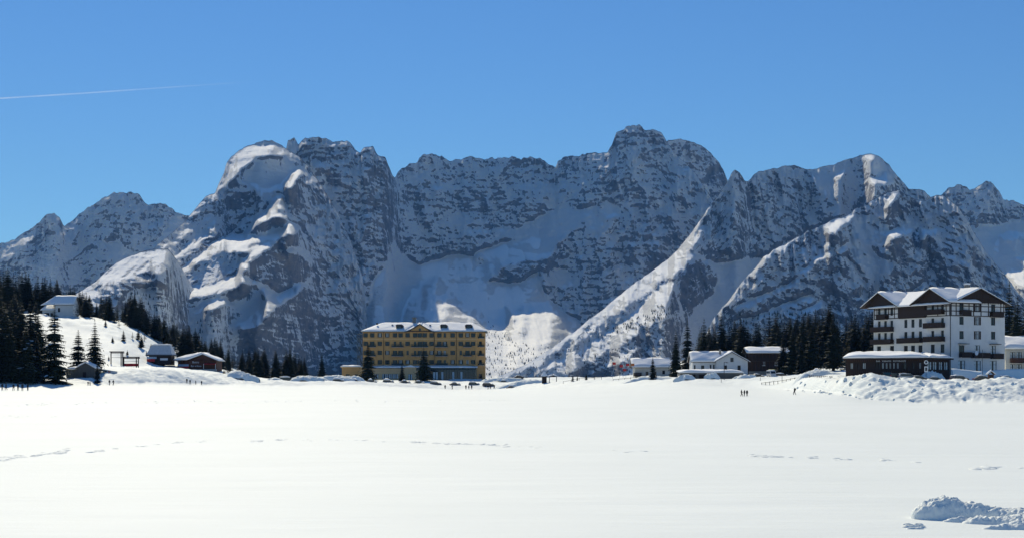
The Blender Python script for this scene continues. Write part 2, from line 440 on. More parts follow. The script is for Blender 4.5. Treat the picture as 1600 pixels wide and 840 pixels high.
# right hand ridge running down to the lake, and the wall and round summit behind its snow valley
def lift(px): return 0
L3 = massif([(700,606,4.600),(745,598,4.600),(770,591,4.600),(800,579,4.751),(825,569,4.876),(840,559,4.952),(862,546,5.062),(880,531,5.153),(900,517,5.253),(920,500,5.354),(940,486,5.454),(960,468,5.555),(980,452,5.656),(1000,437,5.756),(1020,424,5.857),(1040,408,5.957),(1058,392,6.048),(1075,372,6.133),(1090,350,6.208),(1098,340,6.249),(1105,328,6.284),(1120,310,6.359),(1128,296,6.399),(1138,282,6.450),(1143,272,6.475),(1148,267,6.500),(1156,272,6.55),(1163,284,6.6),(1170,283,6.65),(1178,274,6.7),(1190,268,6.8),(1215,264,6.9),(1228,261,6.95),(1242,261,7.0),(1262,266,7.05),(1275,266,7.1),(1290,261,7.1),(1305,258,7.1),(1318,253,7.15),(1330,249,7.15),(1345,244,7.15),(1362,242,7.15),(1374,246,7.15),(1388,258,7.15),(1396,270,7.1),(1408,284,7.1),(1420,297,7.1),(1432,298,7.1),(1444,300,7.1),(1455,310,7.1),(1500,350,7.1),(1560,420,7.0),(1620,520,7.0),(1660,606,7.0)],
    1.05, .06, .8, [
    # rock of the cone and the wall behind it
    ([(1105,330),(1148,262),(1165,284),(1180,320),(1195,395),(1150,400),(1110,392),(1080,400),(1082,372)], 1.5, .16, 1.2),
    ([(1165,284),(1190,262),(1262,262),(1300,290),(1310,330),(1280,352),(1240,365),(1200,392),(1182,340)], 1.9, .14, 1.2),
    ([(1262,264),(1300,256),(1330,262),(1345,300),(1330,330),(1310,335),(1290,300)], 1.05, .4, .5),
    ([(1345,262),(1400,276),(1440,300),(1440,340),(1330,340),(1335,300)], 1.7, .08, 1.1),
    ([(1365,248),(1385,258),(1400,280),(1380,275),(1352,268),(1350,258)], 1.0, .5, .25),
    # shaded snow valley
    ([(1092,402),(1130,408),(1160,402),(1200,396),(1240,372),(1300,345),(1340,325),(1420,340),(1420,606),(1066,606),(1066,520),(1085,478),(1115,458),(1122,430)], .82, .6, .12),
    # rock beside the valley
    ([(1062,470),(1064,425),(1085,412),(1108,408),(1122,430),(1116,458),(1090,470),(1075,478)], 1.7, -.06, 1.2),
    # wooded dark foot
    ([(1062,500),(1066,606),(880,606),(930,562),(985,530),(1030,506)], 1.1, .0, .9),
    # sunlit slabs
    ([(1102,352),(1094,372),(1078,392),(1100,400),(1078,410),(1060,425),(1030,442),(1000,462),(960,492),(905,535),(860,566),(930,505),(980,462),(1010,438),(1048,408),(1080,372)], .34, .5, .3),
    ([(1056,436),(1052,458),(1046,472),(1050,486),(1028,489),(1008,497),(985,510),(955,522),(985,490),(1010,464),(1036,446)], .30, .5, .2),
    ([(1058,489),(1064,494),(1032,503),(1012,511),(982,530),(945,550),(908,574),(872,592),(850,592),(890,562),(938,527),(985,502),(1020,492)], .30, .45, .45),
    ([(900,545),(930,530),(900,556),(862,578),(830,590),(838,580),(870,562)], .3, .45, .4),
    ([(985,545),(1005,540),(980,560),(945,578),(910,592),(925,580),(960,560)], .3, .4, .5),
    ([(1000,568),(1020,560),(1000,578),(970,592),(960,588)], .3, .4, .4),
    ([(1348,247),(1368,243),(1380,252),(1360,254)], .3, SN, .2),
    ([(1357,279),(1385,271),(1402,290),(1380,288),(1358,289)], .26, SN, .15),
    ([(1303,278),(1318,264),(1322,270),(1310,284)], .3, SN, .2),
    ], strip=[(770, 1125, 11, .32, .45)], jag=1.6, seed=7.0, ledge=.4, relax=0, dip=.35, smooth_d=3, lat=2)
# dark massif in front on the right
L4 = massif([(1080,606,4.450),(1100,530,4.450),(1118,495,4.500),(1130,482,4.534),(1140,470,4.562),(1150,455,4.590),(1165,437,4.632),(1185,416,4.688),(1196,402,4.719),(1215,390,4.772),(1230,382,4.814),(1252,370,4.876),(1258,364,4.892),(1270,360,4.926),(1290,352,4.982),(1300,345,5.010),(1315,341,5.052),(1335,331,5.108),(1352,320,5.15),(1370,311,5.2),(1385,304,5.25),(1394,301,5.25),(1405,299,5.25),(1412,305,5.25),(1425,312,5.25),(1445,318,5.25),(1455,310,5.3),(1465,305,5.3),(1476,306,5.3),(1486,315,5.25),(1498,325,5.2),(1512,347,5.2),(1525,372,5.18),(1540,394,5.15),(1560,418,5.1),(1572,432,5.1),(1584,450,5.1),(1610,480,5.1),(1680,540,5.0),(1760,606,5.0)],
    1.5, -.04, 1.15, [
    ([(1340,340),(1400,325),(1440,335),(1500,345),(1480,360),(1430,352),(1380,372),(1350,385),(1330,365)], 1.15, .14, 1.0),
    ([(1330,380),(1350,375),(1380,400),(1370,450),(1345,440),(1340,400)], 1.1, .2, .8),
    ([(1400,405),(1470,390),(1520,420),(1570,440),(1580,480),(1520,500),(1420,480),(1380,470),(1385,430)], 1.8, -.02, 1.3),
    # pale diagonal snow runnels
    ([(1140,480),(1180,462),(1230,440),(1245,430),(1248,434),(1232,446),(1182,468),(1142,486)], .9, .5, .4),
    ([(1150,500),(1230,470),(1270,455),(1272,460),(1232,476),(1155,506)], .9, .45, .4),
    ([(1360,478),(1400,465),(1450,455),(1500,452),(1500,457),(1452,461),(1402,471),(1362,484)], .9, .45, .4),
    ([(1335,345),(1345,345),(1375,420),(1378,470),(1368,470),(1362,420)], .95, .4, .4),
    ([(1318,395),(1326,395),(1352,440),(1360,480),(1352,480),(1342,440)], .95, .35, .4),
    ([(1400,470),(1440,440),(1445,442),(1410,480)], .9, .4, .4),
    # sunlit crest pieces
    ([(1286,356),(1312,342),(1336,332),(1334,342),(1318,352),(1300,366),(1290,362)], .28, SN, .15),
    ([(1252,420),(1275,404),(1298,392),(1304,396),(1280,408),(1258,424)], .28, SN, .2),
    ([(1282,385),(1295,378),(1300,384),(1290,392)], .3, SN, .2),
    ([(1312,388),(1328,378),(1330,382),(1318,392)], .3, SN, .2),
    ([(1376,378),(1392,364),(1410,357),(1430,357),(1422,367),(1400,373),(1384,380)], .26, SN, .15),
    ([(1434,374),(1442,356),(1470,353),(1474,358),(1452,363),(1441,377)], .26, SN, .15),
    ([(1378,324),(1394,304),(1408,300),(1402,312),(1390,324)], .28, SN, .2),
    ([(1402,356),(1416,350),(1420,354),(1406,360)], .3, SN, .2),
    ([(1240,492),(1262,478),(1284,468),(1290,474),(1268,488),(1244,498)], .26, SN, .2),
    ([(1260,466),(1272,460),(1276,464),(1264,470)], .3, SN, .2),
    ], strip=[(1125, 1250, 6, .3, .5)], jag=2.4, seed=8.0, ledge=.5, dip=.3)
# floor of the valley beyond the lake, up to the foot of the walls
def build_far_floor():
    xs = np.linspace(-9000, 9000, 240); ys = np.linspace(1150, 10400, 240)
    X, Y = np.meshgrid(xs, ys)
    Z = -17+fbm(X, Y, 900, 4, .5, False, 77.)*3
    o = grid_mesh('valley_floor', X, Y, Z, M['snow']); tag(o, kind='structure')
build_far_floor()
# ---------------------------------------------------------------- lake, shore and hill: one snow sheet
KN = {  # photo column: shore, bank top, three hill knots, far knot as (depth m, photo row)
 -1200:[(380,603),(400,600),(500,595),(600,592),(800,590),(1000,590)],
 -700:[(380,603),(400,600),(500,592),(600,580),(800,560),(1000,550)],
 -300:[(385,603),(400,597),(480,565),(600,515),(800,460),(1000,440)],
 0:[(400,602),(412,597),(480,572),(600,515),(780,470),(1000,452)],
 60:[(415,601),(430,596),(500,570),(600,507),(640,499),(1000,480)],
 120:[(430,600),(445,595),(520,568),(600,503),(640,498),(1000,488)],
 180:[(440,599),(462,579),(500,572),(600,512),(660,505),(1000,500)],
 230:[(460,598),(480,578),(540,573),(620,526),(690,517),(1000,515)],
 265:[(465,598),(482,577),(545,573),(620,560),(720,541),(1000,538)],
 300:[(480,600),(497,583),(545,580),(620,577),(750,562),(1000,558)],
 345:[(490,600),(510,588),(548,578),(600,573),(750,572),(1000,572)],
 390:[(500,600),(520,594),(550,592),(650,590),(800,588),(1000,585)],
 450:[(520,602),(532,597),(560,595),(650,593),(800,591),(1000,589)],
 560:[(540,600),(552,596),(600,594),(650,592),(800,591),(1000,590)],
 640:[(560,604),(568,599),(600,595),(650,593),(800,592),(1000,591)],
 700:[(560,608),(575,600),(605,596),(650,593),(800,592),(1000,591)],
 790:[(560,607),(575,600),(620,595),(660,593),(800,592),(1000,591)],
 840:[(530,604),(548,597),(600,594),(660,592),(800,591),(1000,591)],
 930:[(490,602),(510,595),(560,592),(660,591),(800,590),(1000,590)],
 1000:[(460,601),(482,592),(530,589),(600,588),(800,588),(1000,588)],
 1060:[(440,600),(456,591),(490,588),(600,586),(800,575),(1000,565)],
 1120:[(430,602),(442,592),(470,589),(560,586),(700,575),(1000,550)],
 1200:[(410,606),(425,593),(460,588),(520,585),(700,565),(1000,540)],
 1260:[(368,608),(382,592),(430,586),(520,580),(700,555),(1000,530)],
 1305:[(332,613),(344,590),(358,587),(430,585),(620,565),(1000,530)],
 1350:[(312,622),(324,592),(342,588),(430,586),(650,560),(1000,530)],
 1430:[(300,629),(316,598),(330,591),(430,588),(650,570),(1000,540)],
 1500:[(296,629),(313,601),(328,597),(430,590),(650,575),(1000,545)],
 1600:[(290,628),(308,598),(326,592),(430,588),(650,575),(1000,545)],
 1900:[(280,630),(300,598),(326,592),(430,588),(650,575),(1000,560)],
 2500:[(280,632),(300,605),(326,600),(430,595),(650,592),(1000,590)],
}
_kp = np.array(sorted(KN), float)
_kd = np.array([[a for a, b_ in KN[k]] for k in sorted(KN)], float)
_kz = np.array([[CAMZ+(HY-b_)/FOC*a for a, b_ in KN[k]] for k in sorted(KN)], float)
_px = np.arange(-1300, 2600, 4.0)
_w = np.exp(-0.5*(np.arange(-15, 16)/5.5)**2); _w /= _w.sum()
def _sm(a):
    v = np.interp(_px, _kp, a); return np.convolve(np.pad(v, 15, 'edge'), _w, 'valid')
_sd = [_sm(_kd[:, j]) for j in range(6)]; _sz = [_sm(_kz[:, j]) for j in range(6)]
D0 = 165.0
def knots(px):
    """depths and heights of the knots of a column (arrays over px)"""
    ds = np.stack([np.interp(px, _px, _sd[j]) for j in range(6)], 0)
    zs = np.stack([np.interp(px, _px, _sz[j]) for j in range(6)], 0)
    return ds, zs
def ground_base(px, D):
    px = np.atleast_1d(np.asarray(px, float)); D = np.atleast_1d(np.asarray(D, float))
    ds, zs = knots(px)
    z = np.zeros(np.broadcast(px, D).shape)
    u = np.clip((D-D0)/(ds[0]-D0), 0, 1)
    z = zs[0]*u**3.2
    for j in range(5):
        v = (D-ds[j])/(ds[j+1]-ds[j])
        if j == 0: w = np.clip(v, 0, 1); w = np.where(w < 1, 1-(1-w)**1.7, 1)   # the steep bank
        else: w = np.clip(v, 0, 1)
        z = np.where(v > 0, zs[j]+(zs[j+1]-zs[j])*w, z)
    z = np.where(D > ds[5], zs[5]-(zs[5]+25)*sstep(0, 1, (D-ds[5])/350), z)
    return z
def bank_mask(px, D):
    ds, zs = knots(px)
    v = (D-ds[0])/(ds[1]-ds[0])
    on = sstep(-.35, .1, v)*(1-sstep(1.3, 2.2, v))
    along = .25+.75*sstep(1225, 1330, px)+.3*(1-sstep(400, 470, px))*sstep(120, 160, px)-.15*sstep(930, 960, px)*(1-sstep(1200, 1240, px))
    return on*along
def ground_detail(px, D, x, y):
    b_ = bank_mask(px, D)
    far = sstep(400, 700, D)
    ds, zs = knots(px)
    lumps = fbm(x+y*.5, y*0.6, 9, 3, .55, False, 31.)*1.3+fbm(x+y*.4, y*.6, 3.4, 4, .6, True, 33.)*.85
    z = b_*lumps
    onshore = sstep(0, 8, D-ds[0])
    z = z+onshore*(fbm(x, y, 14, 4, .55, False, 35.)*.8+far*fbm(x+y*.6, y, 24, 4, .55, True, 37.)*1.5*(1-sstep(330, 420, px))+far*fbm(x, y, 45, 3, .5, False, 36.)*1.6)
    # open lake: wind ripples and low drifts
    lake = 1-onshore
    z = z+lake*(fbm(x*.35, y, 22, 4, .5, False, 41.)*.12+fbm(x*.3, y, 5, 3, .5, False, 43.)*.035*sstep(0, 60, D))
    # broad swell right of the centre
    return z
def gz(px, D):
    x = (px-800)/FOC*D
    a = np.array([float(px)]); d = np.array([float(D)])
    return float((ground_base(a, d)+ground_detail(a, d, np.array([x]), d))[0])
def at(px, D, dz=0.0):
    """a point standing on the snow at photo column px and depth D"""
    return Vector(((px-800)/FOC*D, D, gz(px, D)+dz))

def build_ground():
    pxs = np.concatenate([np.arange(-1200, -30, 15), np.arange(-30, 1632, 2.2), np.arange(1632, 2500, 15)])
    ds, zs = knots(pxs)
    rows = []
    nc = len(pxs)
    o = np.ones(nc)
    for v in (-400, -60, 5, 12, 20, 30, 40): rows.append(o*v) if v > 0 else None
    k0 = 1/44.0; k1 = 1/165.0
    for u in np.linspace(0, 1, 190): rows.append(o/(k0+(k1-k0)*u))
    for u in np.linspace(0, 1, 56)[1:]: rows.append(1/(k1+(1/ds[0]-k1)*u))
    for j, n in enumerate((46, 34, 34, 30, 26)):
        for u in np.linspace(0, 1, n)[1:]: rows.append(ds[j]+(ds[j+1]-ds[j])*u)
    for u in np.linspace(0, 1, 8)[1:]: rows.append(ds[5]+360*u)
    D = np.stack(rows, 0)
    P = np.repeat(pxs[None, :], len(rows), 0)
    X = (P-800)/FOC*D
    Z = np.empty_like(D)
    for i in range(len(rows)):
        Z[i] = ground_base(pxs, D[i])+ground_detail(pxs, D[i], X[i], D[i])
    g = grid_mesh('snow_ground', X, D, Z, M['snow'])
    tag(g, kind='structure')
    # the rest of the valley floor round the wedge that the camera looks into
    a, b_ = (pxs[0]-800)/FOC, (pxs[-1]-800)/FOC
    F = 10500
    v = [(a*5, 5, -.02), (b_*5, 5, -.02), (b_*F, F, -18), (a*F, F, -18), (-14000, F, -18), (-14000, -3000, -2), (14000, -3000, -2), (14000, F, -18),
         (a*420, 420, -.3), (b_*420, 420, -.3)]
    f = [(0, 5, 6, 1), (0, 8, 4, 5), (8, 3, 4), (1, 6, 7, 9), (9, 7, 2)]
    me = bpy.data.meshes.new('surrounding_snowfield'); me.from_pydata(v, [], f); me.materials.append(M['snow'])
    vf = bpy.data.objects.new('surrounding_snowfield', me); C.objects.link(vf); tag(vf, kind='structure')
build_ground()
# ---------------------------------------------------------------- building helpers
M['yellow'] = simple('ochre_render', (0.50, 0.29, 0.105), .85, .12, .8)
M['yellow_trim'] = simple('pale_ochre_trim', (0.60, 0.42, 0.22), .85, .08, 1.0)
M['green'] = simple('dark_green_paint', (0.010, 0.030, 0.028), .55, .2, 2.0)
M['steel'] = simple('grey_green_steel', (0.07, 0.10, 0.12), .5, .2, 2.0)
M['white'] = simple('white_render', (0.62, 0.63, 0.62), .85, .07, .6)
M['offwhite'] = simple('warm_white_render', (0.60, 0.58, 0.52), .85, .08, .6)
M['stone'] = simple('grey_stone', (0.22, 0.21, 0.19), .9, .3, 1.6, bstr=.4)
M['metal'] = simple('dark_metal', (0.05, 0.05, 0.055), .5, .2, 5, metal=.5)
M['concrete'] = simple('pale_concrete', (0.35, 0.34, 0.32), .9, .15, 1.0)
M['red'] = simple('red_cloth', (0.45, 0.03, 0.03), .8, .15, 3)
M['bluecloth'] = simple('pale_blue_sheet', (0.30, 0.42, 0.55), .7, .15, 3)
M['yellowsign'] = simple('yellow_enamel', (0.65, 0.48, 0.04), .5, .08, 3)
M['letter'] = simple('pale_letters', (0.62, 0.66, 0.70), .6, .05, 3)
M['curtain'] = simple('pale_curtain', (0.55, 0.60, 0.60), .9, .2, 4)
def wood_mat(name, a, b_, sc=9.0):
    m, nt, b = new_mat(name)
    v = mapping(nt, (sc, sc, .6))
    f = noise(nt, v, 1.0, 5, .6)
    nt.links.new(ramp(nt, f, [(0.3, a), (0.7, b_)]), b.inputs['Base Color'])
    b.inputs['Roughness'].default_value = .8
    bump(nt, b, f, .4, .03)
    return m
M['wood'] = wood_mat('dark_brown_boards', (0.012, 0.007, 0.005), (0.032, 0.016, 0.011))
M['redwood'] = wood_mat('red_brown_boards', (0.055, 0.020, 0.010), (0.105, 0.042, 0.022))
M['greywood'] = wood_mat('weathered_grey_boards', (0.07, 0.07, 0.065), (0.14, 0.135, 0.12))
def glass_mat():
    m, nt, b = new_mat('window_glass')
    b.inputs['Base Color'].default_value = (0.02, 0.025, 0.03, 1)
    b.inputs['Roughness'].default_value = .08
    b.inputs['Specular IOR Level'].default_value = .6
    return m
M['glass'] = glass_mat()
def roof_snow_mat():
    m, nt, b = new_mat('roof_snow')
    pos = mapping(nt)
    a = noise(nt, pos, .5, 5, .6)
    b.inputs['Base Color'].default_value = (0.86, 0.87, 0.86, 1)
    b.inputs['Roughness'].default_value = .75
    b.inputs['Specular IOR Level'].default_value = .2
    bump(nt, b, a, .5, .35)
    return m
M['rsnow'] = roof_snow_mat()

class MB:
    """collects boxes, prisms and faces and links them as ONE mesh object"""
    def __init__(s): s.v = []; s.f = []
    def face(s, pts):
        i = len(s.v); s.v += [tuple(p) for p in pts]; s.f.append(tuple(range(i, i+len(pts)))); return s
    def box(s, x0, y0, z0, x1, y1, z1):
        i = len(s.v)
        s.v += [(x, y, z) for z in (z0, z1) for y in (y0, y1) for x in (x0, x1)]
        s.f += [tuple(i+k for k in f) for f in ((0, 2, 3, 1), (4, 5, 7, 6), (0, 1, 5, 4), (1, 3, 7, 5), (3, 2, 6, 7), (2, 0, 4, 6))]
        return s
    def prism(s, poly, vec):
        """poly extruded along vec"""
        n = len(poly); i = len(s.v); vec = Vector(vec)
        P = [Vector(p) for p in poly]
        nrm = Vector((0, 0, 0))
        for k in range(n): nrm += P[k].cross(P[(k+1) % n])
        if nrm.dot(vec) > 0: P.reverse()
        s.v += [tuple(p) for p in P]+[tuple(p+vec) for p in P]
        s.f.append(tuple(range(i, i+n))); s.f.append(tuple(range(i+2*n-1, i+n-1, -1)))
        for k in range(n):
            a, b_ = i+k, i+(k+1) % n
            s.f.append((b_, a, a+n, b_+n))
        return s
    def bar(s, a, b_, r):
        a = Vector(a); b_ = Vector(b_); d = (b_-a).normalized()
        up = Vector((0, 0, 1)) if abs(d.z) < .9 else Vector((1, 0, 0))
        u = d.cross(up).normalized()*r; w = d.cross(u).normalized()*r
        return s.prism([a+u+w, a-u+w, a-u-w, a+u-w], b_-a)
    def cyl(s, c, r, h, n=10, r2=None, axis='Z'):
        i = len(s.v); r2 = r if r2 is None else r2
        for k in range(n):
            a = 2*math.pi*k/n
            for rr, t in ((r, 0), (r2, h)):
                p = (rr*math.cos(a), rr*math.sin(a), t)
                if axis == 'Y': p = (p[0], p[2], p[1])
                if axis == 'X': p = (p[2], p[0], p[1])
                s.v.append((c[0]+p[0], c[1]+p[1], c[2]+p[2]))
        for k in range(n):
            a = i+2*k; b_ = i+2*((k+1) % n)
            s.f.append((a, b_, b_+1, a+1))
        s.f.append(tuple(i+2*k for k in range(n))[::-1]); s.f.append(tuple(i+2*k+1 for k in range(n)))
        return s
    def mesh(s, name, mat):
        me = bpy.data.meshes.new(name); me.from_pydata(s.v, [], s.f); me.materials.append(mat)
        me.update(); return me
    def build(s, name, mat, parent=None, bevel=0):
        o = bpy.data.objects.new(name, s.mesh(name, mat)); C.objects.link(o)
        if parent: o.parent = parent
        if bevel:
            b_ = o.modifiers.new('bevel', 'BEVEL'); b_.width = bevel; b_.segments = 2; b_.limit_method = 'ANGLE'
        return o

def empty(name, loc, rz=0.0, label=None, cat=None, group=None):
    o = bpy.data.objects.new(name, None); C.objects.link(o)
    o.location = loc; o.rotation_euler = (0, 0, rz); o.empty_display_size = 1
    return tag(o, label, cat, group)
def inst(name, me, parent, mat4=None):
    o = bpy.data.objects.new(name, me); C.objects.link(o)
    if parent: o.parent = parent
    if mat4 is not None: o.matrix_local = mat4
    return o
def copy_tree(o, parent=None):
    c = o.copy(); C.objects.link(c)
    if parent: c.parent = parent
    for ch in [k for k in bpy.data.objects if k.parent == o]: copy_tree(ch, c)
    return c

def fmat(o, u):
    """wall plane: local x along u, local y into the building, local z up"""
    u = Vector(u).normalized(); inn = Vector((-u.y, u.x, 0))
    return Matrix(((u.x, inn.x, 0, o[0]), (u.y, inn.y, 0, o[1]), (0, 0, 1, o[2]), (0, 0, 0, 1)))

def wall(parent, F, w, h, ops, mat, name='wall', depth=.28, top=None):
    """one wall with real openings; top = list of extra outline points (gable) above h"""
    xs = sorted({0.0, w, *[o[0] for o in ops], *[o[2] for o in ops]})
    zs = sorted({0.0, h, *[o[1] for o in ops], *[o[3] for o in ops]})
    mb = MB()
    for i in range(len(xs)-1):
        for j in range(len(zs)-1):
            cx, cz = (xs[i]+xs[i+1])/2, (zs[j]+zs[j+1])/2
            if any(o[0] < cx < o[2] and o[1] < cz < o[3] for o in ops): continue
            mb.face([(xs[i], 0, zs[j]), (xs[i+1], 0, zs[j]), (xs[i+1], 0, zs[j+1]), (xs[i], 0, zs[j+1])])
    for a, b_, c, d in [o[:4] for o in ops]:
        mb.face([(a, 0, b_), (c, 0, b_), (c, depth, b_), (a, depth, b_)][::-1])
        mb.face([(a, 0, d), (c, 0, d), (c, depth, d), (a, depth, d)])
        mb.face([(a, 0, b_), (a, 0, d), (a, depth, d), (a, depth, b_)][::-1])
        mb.face([(c, 0, b_), (c, 0, d), (c, depth, d), (c, depth, b_)])
        mb.face([(a, depth+.12, b_), (c, depth+.12, b_), (c, depth+.12, d), (a, depth+.12, d)])
    if top: mb.face([(0, 0, h), (w, 0, h)]+[(p[0], 0, p[1]) for p in top])
    o = mb.build(name, mat, parent); o.matrix_local = F
    return o

_wc = {}
def win_meshes(w, h, style, fm, sm):
    k = (round(w, 2), round(h, 2), style, fm, sm)
    if k in _wc: return _wc[k]
    t = .09
    fr = MB()
    fr.box(-w/2, .14, 0, -w/2+t, .24, h).box(w/2-t, .14, 0, w/2, .24, h).box(-w/2+t, .14, 0, w/2-t, .24, t).box(-w/2+t, .14, h-t, w/2-t, .24, h)
    if 'm' in style: fr.box(-.035, .15, t, .035, .235, h-t)
    if 'c' in style: fr.box(-w/2+t, .155, h*.62, w/2-t, .23, h*.62+.06)
    if 's' in style: fr.box(-w/2-.12, -.1, -.1, w/2+.12, .13, -.003)
    pane = MB().box(-w/2+t*.6, .195, t*.6, w/2-t*.6, .21, h-t*.6)
    r = dict(frame=fr.mesh('window', M[fm]), pane=pane.mesh('pane', M['glass']))
    if 'u' in style:   # curtains behind the glass are seen as pale panels
        r['curtain'] = MB().box(-w/2+t, .18, t, -w*.12, .193, h-t).box(w*.12, .18, t, w/2-t, .193, h-t).mesh('curtain', M['curtain'])
    if 'o' in style:   # open shutters either side
        sw = w*.42
        sh = MB().box(0, -.06, 0, sw, -.01, h)
        for q in range(1, 7): sh.box(.06, -.075, h*q/7-.03, sw-.06, -.06, h*q/7+.03)
        r['shutter'] = sh.mesh('shutter', M[sm])
    _wc[k] = r
    return r
def window(parent, F, x, z, w, h, style='ms', fm='green', sm='green'):
    m = win_meshes(w, h, style, fm, sm)
    f = inst('window', m['frame'], parent, F @ Matrix.Translation((x, 0, z)))
    inst('pane', m['pane'], f)
    if 'curtain' in m: inst('curtain', m['curtain'], f)
    if 'shutter' in m:
        inst('shutter', m['shutter'], f, Matrix.Translation((-w/2-w*.42-.02, 0, 0)))
        inst('shutter', m['shutter'], f, Matrix.Translation((w/2+.02, 0, 0)))
    return f
def balcony(parent, F, x0, x1, z, mat='wood', proj=1.1, h=1.0, solid=True, floor='concrete'):
    b_ = MB().box(x0, -proj, z-.16, x1, -.003, z).build('balcony', M[floor], parent); b_.matrix_local = F
    r = MB()
    if solid:
        n = max(3, int((x1-x0)/.16)); dx = (x1-x0)/n
        for k in range(n): r.box(x0+k*dx+.012, -proj-.05, z-.22, x0+(k+1)*dx-.012, -proj-.012, z+h-.06)
        for sx in (x0, x1-.04): r.box(sx, -proj, z-.2, sx+.04, -.01, z+h-.06)
        r.box(x0-.05, -proj-.09, z+h-.055, x1+.05, -proj+.06, z+h+.03)
    else:
        n = max(3, int((x1-x0)/.22)); dx = (x1-x0)/n
        for k in range(n+1): r.box(x0+k*dx-.03, -proj-.03, z, x0+k*dx+.03, -proj, z+h)
        r.box(x0-.03, -proj-.06, z+h, x1+.03, -proj+.03, z+h+.09)
        for sx in (x0-.03, x1-.03): r.box(sx, -proj, z+h, sx+.06, -.01, z+h+.07).box(sx, -proj, z+.1, sx+.06, -.01, z+.5)
        r.box(x0-.02, -proj-.02, z+.1, x1+.02, -proj+.0, z+.62)
    rr = r.build('railing', M[mat], b_)
    return b_
def snow_slab(parent, quad, t=.5, name='roof_snow', seed=0, over=.0):
    """thick uneven snow lying on a roof plane; quad a,b (eave) c,d (ridge), anticlockwise from outside"""
    a, b_, c, d = [Vector(q) for q in quad]
    n = (b_-a).cross(d-a).normalized()
    if n.z < 0: n = -n
    L1 = max((b_-a).length, (c-d).length); L2 = max((d-a).length, (c-b_).length)
    nu, nv = max(3, min(40, int(L1/1.0))), max(3, min(14, int(L2/.8)))
    rg = random.Random(seed*31+int(L1*10))
    top = []; bot = []
    ph = rg.random()*9
    for j in range(nv+1):
        for i in range(nu+1):
            u, v = i/nu, j/nv
            p = (a*(1-u)+b_*u)*(1-v)+(d*(1-u)+c*u)*v
            e = min(1, 5*min(u, 1-u)+.45)*min(1, 4*v+.55)
            th = t*e*(1+.22*math.sin(u*11+ph)*math.cos(v*5+ph)+.18*(rg.random()-.5))
            q = p+Vector((0, 0, 1))*th
            if j == 0: q += (a-d).normalized()*.12
            top.append(q); bot.append(p+n*.02)
    m = MB(); N_ = nu+1
    m.v = [tuple(p) for p in top]+[tuple(p) for p in bot]; K = len(top)
    for j in range(nv):
        for i in range(nu):
            q = [j*N_+i, j*N_+i+1, (j+1)*N_+i+1, (j+1)*N_+i]
            m.f.append(tuple(q)); m.f.append(tuple(K+x for x in q[::-1]))
    ring = [i for i in range(nu)]+[j*N_+nu for j in range(nv)]+[nv*N_+i for i in range(nu, 0, -1)]+[j*N_ for j in range(nv, 0, -1)]
    for k in range(len(ring)):
        x, y = ring[k], ring[(k+1) % len(ring)]
        m.f.append((y, x, x+K, y+K))
    o = m.build(name, M['rsnow'], parent)
    for p in o.data.polygons: p.use_smooth = True
    return o
def roof_plane(mb, quad, t=.22):
    a, b_, c, d = [Vector(q) for q in quad]
    mb.prism([a, b_, c, d], (0, 0, -t)); return mb
def text_obj(txt, size, mat, parent, M4, align='CENTER', name='sign_lettering'):
    cu = bpy.data.curves.new('lettering', 'FONT'); cu.body = txt; cu.size = size; cu.extrude = .02; cu.align_x = align
    t = bpy.data.objects.new('lettering', cu); C.objects.link(t)
    dg = bpy.context.evaluated_depsgraph_get()
    me = bpy.data.meshes.new_from_object(t.evaluated_get(dg)); me.materials.clear(); me.materials.append(M[mat])
    bpy.data.objects.remove(t)
    o = inst(name, me, parent, M4 @ Matrix.Rotation(R(90), 4, 'X'))
    return o

